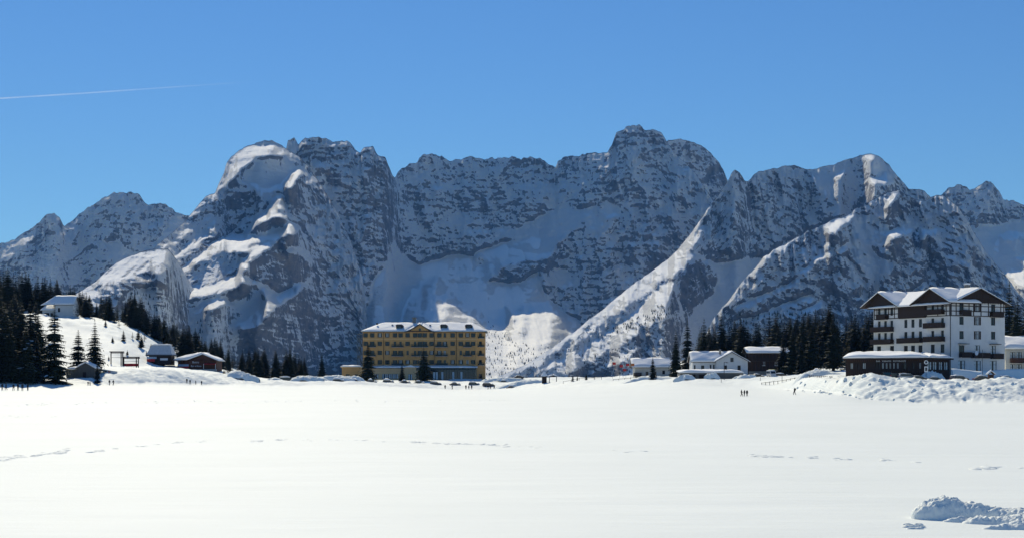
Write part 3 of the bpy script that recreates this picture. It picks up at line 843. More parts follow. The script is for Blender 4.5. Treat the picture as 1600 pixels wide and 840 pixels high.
# ---------------------------------------------------------------- yellow hotel
def yellow_hotel():
    D = 640.0; k = D/FOC
    X0 = (567-800)*k; zb = gz(650, 640)-.4
    root = empty('yellow_hotel', (X0, D, zb), 0, 'long ochre yellow hotel of six storeys with dark green balconies and a snowy hipped roof', 'hotel')
    W = (744-567)*k; DEP = 19.0
    fx = lambda px: (px-567)*k
    fz = lambda py: CAMZ+(HY-py)*k-zb
    H = fz(518.2)
    F = fmat((0, 0, 0), (1, 0, 0))
    cols = [571.2, 581.6, 593.5, 605.2, 617.1, 625.9, 636.9, 648.6, 656.0, 663.5, 674.4, 686.5, 695, 707.3, 720, 730.5, 739.3]
    rows = [523.0, 536.2, 550.4, 565.0]
    ops = []; wins = []
    bal_cols = [(574, 587), (612, 630.5), (643, 669), (680.5, 699.5), (724, 737)]
    for ri, r in enumerate(rows):
        for ci, c in enumerate(cols):
            x, zc = fx(c), fz(r)
            tall = ri in (1, 2) and any(a < c < b_ for a, b_ in bal_cols)
            w = 1.0; h = 2.35 if tall else 1.75
            z0 = zc-.85-(.6 if tall else 0)
            ops.append((x-w/2, z0, x+w/2, z0+h)); wins.append((x, z0, w, h, ri, ci))
    wall(root, F, W, H, ops, M['yellow'])
    rg = random.Random(3)
    for x, z0, w, h, ri, ci in wins:
        st = 'mcs'
        if rg.random() < .62 and ri != 2: st += 'o'
        elif rg.random() < .6: st += 'o'
        if rg.random() < .25: st += 'u'
        window(root, F, x, z0, w, h, st)
    for a, b_ in bal_cols:
        for r in rows[1:3]: balcony(root, F, fx(a), fx(b_), fz(r)-1.45, 'green', 1.2, 1.05, False)
    balcony(root, F, fx(612), fx(630.5), fz(rows[3])-1.3, 'green', .7, .9, False)
    balcony(root, F, fx(680.5), fx(699.5), fz(rows[3])-1.3, 'green', .7, .9, False)
    # canted right hand corner with its own small balconies
    c1 = Vector((W, 0, 0)); c2 = Vector((W+3.7, 3.2, 0)); L = (c2-c1).length
    F2 = fmat(c1, c2-c1)
    zs2 = [fz(r)-1.2 for r in rows]
    wall(root, F2, L, H, [(1.6, z, 3.2, z+2.2) for z in zs2]+[(1.4, .6, 3.4, 3.4)], M['yellow'])
    for z in zs2:
        window(root, F2, 2.4, z, 1.6, 2.2, 'mcs'); balcony(root, F2, 1.0, 3.9, z-.05, 'green', .9, .95, False)
    window(root, F2, 2.4, .6, 2.0, 2.8, 'mcs')
    F3 = fmat(c2, (0, 1, 0)); wall(root, F3, DEP-3.2, H, [], M['yellow'])
    F4 = fmat((W+3.7, DEP, 0), (-1, 0, 0)); wall(root, F4, W+3.7, H, [], M['yellow'])
    F5 = fmat((0, DEP, 0), (0, -1, 0))
    lo = [(y, z0, y+1.1, z0+1.7) for y in (3, 7, 11, 15) for z0 in [fz(r)-.85 for r in rows]]
    wall(root, F5, DEP, H, lo, M['yellow'])
    for a in lo: window(root, F5, a[0]+.55, a[1], 1.1, 1.7, 'mcs')
    # pediment
    pa, pb, pm = fx(637.5), fx(674), fx(656)
    zp = fz(506.8)
    MB().prism([(pa, -.12, H), (pb, -.12, H), (pm, -.12, zp)], (0, 6, 0)).build('pediment', M['yellow'], root)
    MB().cyl((pm, -.2, fz(514)), .55, .1, 16, axis='Y').build('round_window', M['glass'], root)
    g = MB()
    g.prism([(pa-.9, -.75, H-.25), (pa-.9, -.75, H+.02), (pm, -.75, zp+.45), (pm, -.75, zp+.1)], (0, 7, 0))
    g.prism([(pb+.9, -.75, H-.25), (pb+.9, -.75, H+.02), (pm, -.75, zp+.45), (pm, -.75, zp+.1)], (0, 7, 0))
    g.build('pediment_roof', M['green'], root)
    # eaves, string courses, downpipes
    ov = .9
    MB().box(-ov, -ov, H, pa-.9, .0, H+.28).box(pb+.9, -ov, H, W+.2, .0, H+.28).box(-ov, 0, H, -.003, DEP+ov, H+.28).prism([(W+.2, -ov, H), (W+4.6, 3.0, H), (W+4.6, DEP+ov, H), (W+3.7, DEP+ov, H), (W+3.7, 3.2, H), (W, 0, H), (W+.2, 0, H)], (0, 0, .28)).build('eaves', M['green'], root)
    MB().box(-.06, -.09, fz(529.5), W, -.004, fz(529.5)+.28).box(-.06, -.09, fz(570), W, -.004, fz(570)+.22).build('string_course', M['yellow_trim'], root)
    for c in (599.5, 713, 678.5):
        MB().box(fx(c)-.08, -.2, fz(574), fx(c)+.08, -.05, H).build('downpipe', M['wood'], root)
    # hipped roof with snow
    rz = fz(503.6); ra, rb = 7.2, W-1.5; ry = DEP*.48
    e0, e1 = -ov, W+4.6
    A, B_, Cc, Dd = (e0, -ov, H+.28), (e1, -ov+.0, H+.28), (e1, DEP+ov, H+.28), (e0, DEP+ov, H+.28)
    r1, r2 = (ra, ry, rz), (rb, ry, rz)
    MB().prism([A, B_, r2, r1], (0, 0, -.1)).prism([Cc, Dd, r1, r2], (0, 0, -.1)).prism([B_, Cc, r2], (0, 0, -.1)).prism([Dd, A, r1], (0, 0, -.1)).build('roof', M['metal'], root)
    # front slope snow is split round the pediment
    def fr(x, t):   # point on the front slope
        xa = e0+(ra-e0)*t; xb = e1+(rb-e1)*t
        return (min(max(x, xa), xb), -ov+(ry+ov)*t, H+.28+(rz-H-.28)*t)
    xs = [e0, fx(600), pa-1.0]
    snow_slab(root, [fr(e0, 0), fr(pa-1.2, 0), fr(pm-1, 1), fr(ra, 1)], .45, seed=1)
    snow_slab(root, [fr(pb+1.2, 0), fr(e1, 0), fr(e1, 1), fr(pm+1, 1)], .45, seed=2)
    snow_slab(root, [fr(pa-1.2, 0), fr(pm, .45), fr(pm+1, 1), fr(pm-1, 1)], .4, seed=3)
    snow_slab(root, [fr(pm, .45), fr(pb+1.2, 0), fr(pm+1, 1), fr(pm+1, 1)], .4, seed=4)
    snow_slab(root, [Dd, A, r1, r1], .4, seed=5)
    snow_slab(root, [B_, Cc, r2, r2], .4, seed=6)
    snow_slab(root, [Cc, Dd, r1, r2], .4, seed=7)
    for px in (623.5, 693, 732):
        x = fx(px); d = empty('dormer', (x, 1.6, fz(513.5)), 0); d.parent = root
        MB().box(-1.35, 0, 0, 1.35, 5, 1.55).build('dormer_wall', M['wood'], d)
        MB().box(-.9, -.05, .35, .9, -.004, 1.35).build('dormer_window', M['glass'], d)
        MB().prism([(-1.7, -.35, 1.555), (1.7, -.35, 1.555), (1.0, -.35, 2.1), (-1.0, -.35, 2.1)], (0, 5.5, 0)).build('dormer_roof', M['metal'], d)
    ch = MB().box(fx(645)-.75, ry-.4, rz-1, fx(645)+.75, ry+.9, fz(495.5)).box(fx(645)-1.0, ry-.65, fz(495.5)+.004, fx(645)+1.0, ry+1.1, fz(494)).build('chimney', M['stone'], root)
    for px, py in ((611.5, 505.5), (671, 506), (718, 508), (587.5, 503)):
        MB().box(fx(px)-.35, 5.2, fz(py+3), fx(px)+.35, 5.9, fz(py)).build('roof_vent', M['metal'], root)
    # ground floor veranda
    g0, g1, g2, g3 = fx(584), fx(634), fx(652), fx(745)
    zt = fz(575); PR = 6.0
    Fg = fmat((g0, -PR, 0), (1, 0, 0))
    o1 = [(fx(px)-g0-.9, 1.3, fx(px)-g0+.9, 3.3) for px in (590, 602.5, 608.5, 614.5, 620.5)]
    wall(root, Fg, g1-g0, zt, o1, M['yellow_trim'], 'veranda_wall')
    for a in o1: window(root, Fg, (a[0]+a[2])/2, 1.3, 1.8, 2.0, 'mcu')
    Fh = fmat((g1, -PR-1.5, 0), (1, 0, 0))
    wall(root, Fh, g2-g1, zt+.5, [(1.6, .4, 3.3, 3.2)], M['yellow_trim'], 'porch_wall'); window(root, Fh, 2.45, .4, 1.7, 2.8, 'mcu')
    MB().prism([(g1-.3, -PR-1.9, zt+.5), (g2+.3, -PR-1.9, zt+.5), ((g1+g2)/2, -PR-1.9, zt+1.4)], (0, PR+1.8, 0)).build('porch_roof', M['rsnow'], root)
    MB().box(g0, -PR+.28, 0, g0+.2, 0, zt).box(g1, -PR-1.5+.28, 0, g1+.2, -PR, zt).box(g2-.2, -PR-1.5+.28, 0, g2, -PR, zt+.45).build('side_wall', M['yellow_trim'], root)
    # glazed green veranda on the right, pane by pane
    Fk = fmat((g2, -PR, 0), (1, 0, 0)); n = 22; dx = (g3-g2)/n
    b_ = MB().box(0, 0, 0, g3-g2, .3, .9).box(0, 0, zt-.5, g3-g2, .3, zt).build('veranda_frame', M['green'], root); b_.matrix_local = Fk
    pane = MB().box(.1, .1, .9, dx-.1, .14, zt-.5).mesh('pane', M['glass'])
    cur = MB().box(.14, .06, .95, dx-.14, .09, zt-1.5).mesh('curtain', M['curtain'])
    post = MB().box(-.09, -.05, .9, .09, .3, zt-.5).mesh('post', M['green'])
    for i in range(n+1):
        inst('post', post, root, Fk @ Matrix.Translation((i*dx, 0, 0)))
        if i < n:
            inst('pane', pane, root, Fk @ Matrix.Translation((i*dx, 0, 0)))
            if i in (6, 7, 9, 13, 16): inst('curtain', cur, root, Fk @ Matrix.Translation((i*dx, 0, 0)))
    MB().box(g3-.3, -PR, 0, g3, 0, zt).build('side_wall', M['yellow_trim'], root)
    MB().box(g0-.5, -PR-.5, zt+.003, g3+.4, -.01, zt+.22).build('veranda_roof', M['green'], root)
    snow_slab(root, [(g0-.5, -PR-.5, zt+.22), (g3+.4, -PR-.5, zt+.22), (g3+.4, -.1, zt+.75), (g0-.5, -.1, zt+.75)], .55, seed=8)
    # one storey annex on the left
    a0, a1 = fx(535.5), fx(567); za = fz(573.5)
    Fa = fmat((a0, -3, 0), (1, 0, 0))
    oa = [(1.6, 1.5, 3.3, 3.2), (5.4, 1.5, 6.6, 3.2)]
    wall(root, Fa, a1-a0, za, oa, M['yellow'], 'annex_wall')
    for a in oa: window(root, Fa, (a[0]+a[2])/2, 1.5, a[2]-a[0], 1.7, 'mcs')
    wall(root, fmat((a0, 9, 0), (0, -1, 0)), 12, za, [], M['yellow'], 'annex_wall')
    wall(root, fmat((a1, 9, 0), (-1, 0, 0)), a1-a0, za, [], M['yellow'], 'annex_wall')
    MB().box(a0-.6, -3.6, za, a1, 9.5, za+.3).build('annex_roof', M['yellow_trim'], root)
    snow_slab(root, [(a0-.6, -3.6, za+.3), (a1, -3.6, za+.3), (a1, 9.5, za+.5), (a0-.6, 9.5, za+.5)], .6, seed=9)
    # outside steel stairs on the left
    s0, s1 = fx(557.5), -.15
    st = MB(); zs = [fz(r)-1.3 for r in rows]
    for x in (s0, (s0+s1)/2, s1-.1):
        for y in (1.0, 5.0): st.box(x-.09, y-.09, za+.4, x+.09, y+.09, fz(521))
    st.build('stair_post', M['steel'], root)
    for i, z in enumerate(zs+[fz(521)]):
        MB().box(s0-.1, .8, z, s1, 5.2, z+.14).build('landing', M['steel'], root)
        if i < 4:
            MB().box(s0-.12, .78, z+1.0, s1, .84, z+1.08).box(s0-.12, .78, z+.5, s1, .84, z+.56).build('handrail', M['steel'], root)
            zn = z-3.8
            MB().prism([(s0+.3, 1.2, z), (s0+.8, 1.2, z), (s1-.1, 1.2, zn+.3), (s1-.6, 1.2, zn+.3)], (0, 1.2, 0)).build('stair_flight', M['steel'], root)
    MB().box(-.4, -PR-.2, -3, W+3.6, DEP, .25).build('plinth', M['stone'], root)
    return root
yellow_hotel()

# ---------------------------------------------------------------- white hotel on the right
def white_hotel():
    D0c = 354.0; XC = (1485-800)/FOC*D0c
    lu = Vector((-.45, .893, 0)).normalized(); ru = Vector((lu.y, -lu.x, 0))   # along the left face, along the right face
    zb = gz(1485, D0c)-.3
    rot = math.atan2(ru.y, ru.x)
    root = empty('white_hotel', (XC, D0c, zb), rot, 'tall white hotel with dark timber gables, brown balconies and snowy roofs behind the snow bank', 'hotel')
    # local frame: x along the right face, y along the left face, both from the near corner
    def lf(px): return (FOC*XC-(px-800)*D0c)/((px-800)*lu.y-FOC*lu.x)
    def rf(px): return ((px-800)*D0c-FOC*XC)/(FOC*ru.x-(px-800)*ru.y)
    def zl(py, l): return CAMZ+(HY-py)*(D0c+lu.y*l)/FOC-zb
    def zr(py, l): return CAMZ+(HY-py)*(D0c+ru.y*l)/FOC-zb
    LL, LR = lf(1365), rf(1570)
    c7 = lambda x: 1340+x/4.942
    r7 = lambda y: 430+y/4.942
    H = zl(471.5, 0)
    zband = zl(r7(315), 4)      # foot of the half timbered storey
    # ---- left face (runs from its far end to the corner)
    FL = fmat((0, LL, 0), (0, -1, 0))
    def X(px): return LL-lf(px)
    ops = []; wl = []
    def add(lst, x, zc, w, h, st, **kw):
        ops.append((x-w/2, zc-h/2, x+w/2, zc+h/2)); lst.append((x, zc-h/2, w, h, st, kw))
    rowz = [zl(r7(y), 10) for y in (268, 366, 461, 566)]
    secA = (167, 215, 263); secB = (372, 427, 485); secC = (580, 655)
    for ri, z in enumerate(rowz):
        for xx in (secA if ri < 3 else (165, 265)): add(wl, X(c7(xx)), z+(.0 if ri else .1), 1.0 if ri != 3 else 1.5, 1.9, 'mc', fm='wood')
        if ri: 
            for xx in secB: add(wl, X(c7(xx)), z, 1.1 if ri != 3 else 1.4, 2.0 if ri < 3 else 1.8, 'mc', fm='wood')
        for xx in secC: add(wl, X(c7(xx)), z, .95 if ri != 3 else 1.3, 2.0, 'mc', fm='wood')
    wall(root, FL, LL, H, ops, M['white'])
    for x, z, w, h, st, kw in wl: window(root, FL, x, z, w, h, st, **kw)
    for x0, x1, y in ((120, 280, 418), (120, 280, 517), (326, 503, 513), (530, 675, 404), (530, 675, 508), (168, 236, 320), (532, 673, 302)):
        balcony(root, FL, X(c7(x0)), X(c7(x1)), zl(r7(y), 10), 'wood', 1.1, 1.05)
    # half timbering, boards of the middle bay
    def timber(F, x0, x1, cols, z0, z1, gaps=()):
        t = MB()
        zz = [z0, (z0+z1)/2-.4, z1-.75, z1-.15]
        for z in (z0, z0+(z1-z0)*.34, z1-.9):
            t.box(x0, -.075, z, x1, -.004, z+.2)
        for c in cols: t.box(c-.11, -.09, z0+.21, c+.11, -.0045, z1-.002)
        o = t.build('half_timbering', M['wood'], root); o.matrix_local = F
    timber(FL, X(c7(128)), X(c7(318)), [X(c7(v)) for v in (132, 150, 240, 285, 315)], zband, H)
    timber(FL, X(c7(530)), LL, [X(c7(v)) for v in (534, 620, 685, 712)], zband, H)
    xb0, xb1 = X(c7(325)), X(c7(528))
    nb = 26; bw = (xb1-xb0)/nb
    bd = MB().box(.01, -.42, zband-.1, bw-.01, -.36, H).mesh('board', M['wood'])
    pnl = MB().box(xb0, -.36, zband-.1, xb1, -.003, H).build('boarded_bay', M['wood'], root); pnl.matrix_local = FL
    for i in range(nb): inst('board', bd, pnl, Matrix.Translation((xb0+i*bw, 0, 0)))
    # ---- right face
    FR = fmat((0, 0, 0), (1, 0, 0)); ops = []; wr = []
    xs = [rf(c7(v)) for v in (803, 925, 1047)]
    rz_ = [zr(r7(y), 8) for y in (248, 350, 460, 572, 697)]
    for ri, z in enumerate(rz_):
        for ci, x in enumerate(xs):
            if ri == 4: add(wr, x, z, 2.2, 2.5, 'mcu', fm='wood')
            elif ri == 3: add(wr, x, z-.1, 1.7, 2.3, 'mcu' if ci else 'mc', fm='wood')
            elif ci == 1: add(wr, x, z, 1.15, 1.95, 'mcuo', fm='wood', sm='wood')
            else: add(wr, x, z, 1.35, 1.9, 'm', fm='wood')
    wall(root, FR, LR, H, ops, M['white'])
    for x, z, w, h, st, kw in wr: window(root, FR, x, z, w, h, st, **kw)
    for x0, x1, y in ((785, 857, 303), (1020, 1102, 313), (782, 862, 626), (876, 1003, 630), (1026, 1106, 635)):
        balcony(root, FR, rf(c7(x0)), rf(c7(x1)), zr(r7(y), 8), 'wood', 1.0, 1.05)
    timber(FR, 0, LR, [rf(c7(v)) for v in (722, 760, 860, 895, 952, 1010, 1105, 1128)], zband, H)
    for x0, x1 in ((775, 842), (1017, 1088)):
        a = MB().box(rf(c7(x0)), -1.0, zr(r7(530), 8), rf(c7(x1)), -.01, zr(r7(530), 8)+.14).build('canopy', M['wood'], root); a.matrix_local = FR
    p = MB().box(-.16, -.16, 0, -.02, -.02, H).build('downpipe', M['metal'], root)
    # lamp and dish on the balcony
    MB().cyl((rf(c7(885)), -1.45, zr(r7(598), 8)), .55, .18, 14, .1, axis='Y').build('satellite_dish', M['letter'], root)
    # ---- other walls
    wall(root, fmat((LR, 0, 0), (0, 1, 0)), LL, H, [], M['white'])
    wall(root, fmat((LR, LL, 0), (-1, 0, 0)), LR, H, [], M['white'])
    # ---- roof: main ridge runs back from the right face, two cross gables over the left face
    xm = LR/2; HR = zr(450.2, xm); ov = 1.1
    sl = (HR-H)/(xm)
    def zx(x): return HR-abs(x-xm)*sl
    e0, e1 = -ov, LR+ov; y0, y1 = -ov, LL+ov
    rp = MB()
    roof_plane(rp, [(e0, y0, zx(e0)), (xm, y0, HR), (xm, y1, HR), (e0, y1, zx(e0))])
    roof_plane(rp, [(xm, y0, HR), (e1, y0, zx(e1)), (e1, y1, zx(e1)), (xm, y1, HR)])
    rp.build('roof', M['wood'], root)
    # gable front on the right face
    MB().prism([(0, -.5, H), (LR, -.5, H), (xm, -.5, HR-.25)], (0, .49, 0)).build('gable', M['wood'], root)
    gb = MB()
    for i in range(1, 34):
        x = LR*i/34; gb.box(x-.03, -.54, H-.3, x+.03, -.503, zx(x)-.28)
    gb.build('gable_battens', M['wood'], root)
    gables = []
    for pa, ya in ((378.6, None), (459.4, None)):
        pass
    yC = lf(1459.4); yA = lf(1378.6)
    for nm, yc, half, apex in (('A', yA, 6.0, zl(455.5, yA)), ('C', yC, 6.2, zl(450.0, yC))):
        apex = min(apex, HR-.02)
        hw = half+.7
        s2 = (apex-(H-.1))/hw
        g = MB().prism([(-.5, yc-half, H), (-.5, yc+half, H), (-.5, yc, apex-.3)], (.49, 0, 0)).build('gable', M['wood'], root)
        bt = MB()
        for i in range(1, 22):
            y = yc-half+2*half*i/22; bt.box(-.54, y-.03, H-.3, -.503, y+.03, apex-.3-abs(y-yc)*(apex-.3-H)/half)
        bt.build('gable_battens', M['wood'], root)
        r_ = MB()
        xb = xm-.1
        roof_plane(r_, [(-1.5, yc-hw, H-.1), (xb, yc-hw, H-.1), (xb, yc, apex), (-1.5, yc, apex)])
        roof_plane(r_, [(-1.5, yc, apex), (xb, yc, apex), (xb, yc+hw, H-.1), (-1.5, yc+hw, H-.1)])
        r_.build('roof', M['wood'], root)
        snow_slab(root, [(-1.5, yc-hw, H-.1), (xb, yc-hw, H-.1), (xb, yc, apex), (-1.5, yc, apex)], .45, seed=11)
        snow_slab(root, [(xb, yc+hw, H-.1), (-1.5, yc+hw, H-.1), (-1.5, yc, apex), (xb, yc, apex)], .45, seed=12)
    snow_slab(root, [(e0, y1, zx(e0)), (e0, y0, zx(e0)), (xm, y0, HR), (xm, y1, HR)], .42, seed=13)
    snow_slab(root, [(e1, y0, zx(e1)), (e1, y1, zx(e1)), (xm, y1, HR), (xm, y0, HR)], .42, seed=14)
    for (x, y, h) in ((5.5, 12.5, 1.6), (9.5, 4.5, 1.5), (13.5, 9.0, 1.9), (12.0, 12, 1.5)):
        MB().box(x-.45, y-.45, zx(x)-.5, x+.45, y+.45, zx(x)+h).build('chimney', M['stone'], root)
        MB().box(x-.55, y-.55, zx(x)+h+.003, x+.55, y+.55, zx(x)+h+.35).build('chimney_snow', M['rsnow'], root)
    MB().box(.05, .05, -4, LR-.05, LL-.05, .2).build('plinth', M['stone'], root)
    return root
white_hotel()

def pavilion():
    Dc = 338.0; P = Vector(((1448-800)/FOC*Dc, Dc, 0)); zb = gz(1448, Dc)-.5
    Pl = Vector(((1322-800)/FOC*349, 349, 0)); Pr = Vector(((1484-800)/FOC*348.5, 348.5, 0))
    root = empty('restaurant_pavilion', (P.x, P.y, zb), 0, 'low dark timber restaurant pavilion with a row of windows and a thick snow roof', 'restaurant')
    lu = (Pl-P); L1 = lu.length; lu.normalize(); ru = (Pr-P); L2 = ru.length
    Hh = CAMZ+(HY-560.5)*Dc/FOC-zb
    F1 = fmat(Pl-P, -lu); F2 = fmat((0, 0, 0), ru)
    def xf(px):   # along the front from its left end
        t = (px-1322)/(1448-1322); return L1*t
    g = lambda x: 1310+x/8.89
    zw0, zw1 = CAMZ+(HY-575.5)*Dc/FOC-zb, CAMZ+(HY-565.5)*Dc/FOC-zb
    ops = []
    specs = [(165, 205, 'mu'), (228, 254, 'm'), (266, 292, 'm'), (338, 384, 'u'), (520, 548, 'm'), (560, 590, 'm'), (608, 640, 'u'), (660, 690, 'u'), (712, 740, 'u'), (762, 792, 'u'), (815, 845, 'u'), (905, 950, 'm'), (1030, 1060, 'm'), (1120, 1150, 'mu')]
    for a, b_, st in specs: ops.append((xf(g(a)), zw0, xf(g(b_)), zw1))
    wall(root, F1, L1, Hh, ops, M['wood'])
    for o, sp in zip(ops, specs): window(root, F1, (o[0]+o[2])/2, zw0, o[2]-o[0], zw1-zw0, sp[2], fm='wood')
    ops = []
    for a, b_ in ((1240, 1300), (1312, 1370), (1396, 1450), (1470, 1525)):
        x0, x1 = [(g(v)-1448)/(1484-1448)*L2 for v in (a, b_)]
        ops.append((max(.15, x0), zw0-.2, min(x1, L2-.1), zw1+.2))
    wall(root, F2, L2, Hh, ops, M['wood'])
    for o in ops: window(root, F2, (o[0]+o[2])/2, o[1], o[2]-o[0], o[3]-o[1], 'mcu', fm='wood')
    # vertical cover boards
    for F_, L_ in ((F1, L1), (F2, L2)):
        n = int(L_/.5)
        bm_ = MB().box(-.05, -.05, .3, .05, -.004, zw0-.4).mesh('board', M['redwood'])
        bm2 = MB().box(-.05, -.05, zw1+.3, .05, -.004, Hh-.01).mesh('board', M['redwood'])
        for i in range(1, n):
            inst('board', bm_, root, F_ @ Matrix.Translation((i*.5, 0, 0))); inst('board', bm2, root, F_ @ Matrix.Translation((i*.5, 0, 0)))
    text_obj('BAR   SORAPISS   RISTORANTE', .52, 'letter', root, F1 @ Matrix.Translation((xf(1393.5), -.14, zw1+.2)))
    # flat roof, back and snow
    lp = Pl-P; rp_ = Pr-P
    back = [Vector((lp.x+3.5, lp.y+9, 0)), Vector((rp_.x-4.0, rp_.y+9, 0))]
    out = lambda v, s: Vector((v.x, v.y, 0))*s
    poly = [lp+Vector((-1.0, -1.0, 0)), Vector((.2, -1.4, 0)), rp_+Vector((.7, -.8, 0)), back[1]+Vector((0, .6, 0)), back[0]+Vector((-.6, .6, 0))]
    MB().prism([(p.x, p.y, Hh) for p in poly], (0, 0, .35)).build('roof', M['wood'], root)
    z1 = Hh+.35
    q = [(p.x, p.y, z1) for p in poly]
    mid = (lp*.35); 
    snow_slab(root, [q[0], q[1], (q[3][0], q[3][1], z1+1.0), (q[4][0], q[4][1], z1+1.0)], .85, seed=21)
    snow_slab(root, [q[1], q[2], (q[3][0], q[3][1], z1+1.0), (q[3][0], q[3][1], z1+1.0)], .6, seed=22)
    MB().prism([(lp.x, lp.y+.4, -3), (0, .4, -3), (rp_.x, rp_.y+.3, -3), (back[1].x, back[1].y, -3), (back[0].x, back[0].y, -3)], (0, 0, Hh+2.9)).build('inner_walls', M['wood'], root)
    st = MB().box(xf(1405), -2.2, -2.5, L1+.5, -1.8, .9).build('terrace_wall', M['stone'], root); st.matrix_local = F1
pavilion()

def side_hotel():
    D = 372.0; k = D/FOC; zb = gz(1590, D)-.4
    X0 = (1571.5-800)*k
    root = empty('side_house', (X0, D, zb), 0, 'low pale house with deep roof snow at the right edge beside the white hotel', 'house')
    fz = lambda py: CAMZ+(HY-py)*k-zb
    W = 16; H = fz(545); F = fmat((0, 0, 0), (1, 0, 0))
    ops = []
    for r in (555.5, 574.5):
        for px in (1582.5, 1592.5, 1604, 1616, 1630): ops.append(((px-1571.5)*k-.65, fz(r)-1.0, (px-1571.5)*k+.65, fz(r)+1.0))
    wall(root, F, W, H, ops, M['offwhite'])
    for o in ops: window(root, F, (o[0]+o[2])/2, o[1], 1.3, 2.0, 'mcu', fm='wood')
    balcony(root, F, (1578-1571.5)*k, (1600-1571.5)*k, fz(565), 'redwood', 1.2, 1.0)
    for q in (fmat((W, 0, 0), (0, 1, 0)),): wall(root, q, 12, H, [], M['offwhite'])
    wall(root, fmat((0, 12, 0), (0, -1, 0)), 12, H, [], M['offwhite']); wall(root, fmat((W, 12, 0), (-1, 0, 0)), W, H, [], M['offwhite'])
    zr_ = fz(529)
    MB().prism([(-1, -1.2, H), (-1, 13.2, H), (-1, 6, zr_)], (W+2, 0, 0)).build('roof', M['wood'], root)
    snow_slab(root, [(-1, -1.3, H), (W+1, -1.3, H), (W+1, 6, zr_), (-1, 6, zr_)], .9, seed=31)
    snow_slab(root, [(W+1, 13.2, H), (-1, 13.2, H), (-1, 6, zr_), (W+1, 6, zr_)], .9, seed=32)
    MB().prism([(3.6, -3.6, fz(567)), (8, -3.6, fz(567)), (5.8, -3.6, fz(562))], (0, 3.5, 0)).build('porch_roof', M['rsnow'], root)
    MB().box(3.9, -3.4, 0, 4.1, -3.2, fz(567)).box(7.5, -3.4, 0, 7.7, -3.2, fz(567)).build('porch_post', M['wood'], root)
    MB().cyl((-.5, 3, H), .25, 3.0, 8).build('flue', M['metal'], root)
    MB().box(.02, .02, -3, W-.02, 11.9, .1).build('plinth', M['stone'], root)
side_hotel()

def gabled_house(name, label, cat, px0, D, W, DEP, H, RH, mat, rz=0.0, ridge='x', wins=(), wmat='green', roofmat='wood', ov=.7, snow=.5, boards=None, zoff=-.3, sidewins=(), wstyle='mcs'):
    """simple gabled building; the front wall starts at photo column px0"""
    p = at(px0, D); root = empty(name, (p.x, p.y, p.z+zoff), rz, label, cat)
    F = fmat((0, 0, 0), (1, 0, 0)); FS = fmat((0, DEP, 0), (0, -1, 0)); FE = fmat((W, 0, 0), (0, 1, 0)); FB = fmat((W, DEP, 0), (-1, 0, 0))
    hi = [q for q in wins if q[1]+q[3] > H]; wins = [q for q in wins if q[1]+q[3] <= H]
    ops = [(x-w/2, z, x+w/2, z+h) for x, z, w, h in wins]
    so = [(x-w/2, z, x+w/2, z+h) for x, z, w, h in sidewins]
    top = [(W/2, H+RH)]; topS = [(DEP/2, H+RH)]
    wall(root, F, W, H, ops, mat, top=top if ridge == 'y' else None)
    wall(root, FB, W, H, [], mat, top=top if ridge == 'y' else None)
    wall(root, FS, DEP, H, so, mat, top=topS if ridge == 'x' else None)
    wall(root, FE, DEP, H, [], mat, top=topS if ridge == 'x' else None)
    for x, z, w, h in wins: window(root, F, x, z, w, h, wstyle, fm=wmat)
    for x, z, w, h in hi: window(root, F @ Matrix.Translation((0, -.27, 0)), x, z, w, h, 'mc', fm=wmat)
    for x, z, w, h in sidewins: window(root, FS, x, z, w, h, wstyle, fm=wmat)
    r_ = MB()
    if ridge == 'x':
        s_ = RH/(DEP/2); a = H-ov*s_
        q1 = [(-ov, -ov, a), (W+ov, -ov, a), (W+ov, DEP/2, H+RH), (-ov, DEP/2, H+RH)]
        q2 = [(W+ov, DEP+ov, a), (-ov, DEP+ov, a), (-ov, DEP/2, H+RH), (W+ov, DEP/2, H+RH)]
    else:
        s_ = RH/(W/2); a = H-ov*s_
        q1 = [(-ov, DEP+ov, a), (-ov, -ov, a), (W/2, -ov, H+RH), (W/2, DEP+ov, H+RH)]
        q2 = [(W+ov, -ov, a), (W+ov, DEP+ov, a), (W/2, DEP+ov, H+RH), (W/2, -ov, H+RH)]
    up = lambda q: [(x, y, z+.16) for x, y, z in q]
    r_.prism(up(q1), (0, 0, -.14)).prism(up(q2), (0, 0, -.14)).build('roof', M[roofmat], root)
    snow_slab(root, up(q1), snow, seed=int(px0)); snow_slab(root, up(q2), snow, seed=int(px0)+1)
    MB().box(.03, .03, -3, W-.03, DEP-.03, .05).build('plinth', M['stone'], root)
    return root, F

# white gabled house right of the centre
r, F = gabled_house('white_house', 'white two storey house with a snowy cross gable behind a low garage wall', 'house', 1119, 470, 9.9, 11, 5.4, 2.75, M['white'], ridge='y',
    wins=[(2.9, 2.6, 1.0, 1.5), (7.2, 2.6, 1.0, 1.5), (4.95, 5.2, .95, 1.3), (2.9, .3, 1.0, 1.0), (7.2, .3, 1.0, 1.0)], wmat='wood', snow=.45)
k_ = 470/FOC
Wl = (1119-1083)*k_
Fw = fmat((-Wl, 1.5, 0), (1, 0, 0))
wl_ = [(3.2, 2.6, 1.0, 1.5), (5.7, 2.4, .5, 1.9), (6.7, 2.4, .5, 1.9), (3.2, .3, 1.0, 1.0), (.7, 1.6, .5, 2.6)]
wall(r, Fw, Wl, 5.4, [(x-w/2, z, x+w/2, z+h) for x, z, w, h in wl_], M['white'])
for x, z, w, h in wl_: window(r, Fw, x, z, w, h, 'mcs', fm='wood')
wall(r, fmat((-Wl, 10, 0), (0, -1, 0)), 8.5, 5.4, [], M['white'], top=[(4.25, 8.1)])
wall(r, fmat((0, 10, 0), (-1, 0, 0)), Wl, 5.4, [], M['white'])
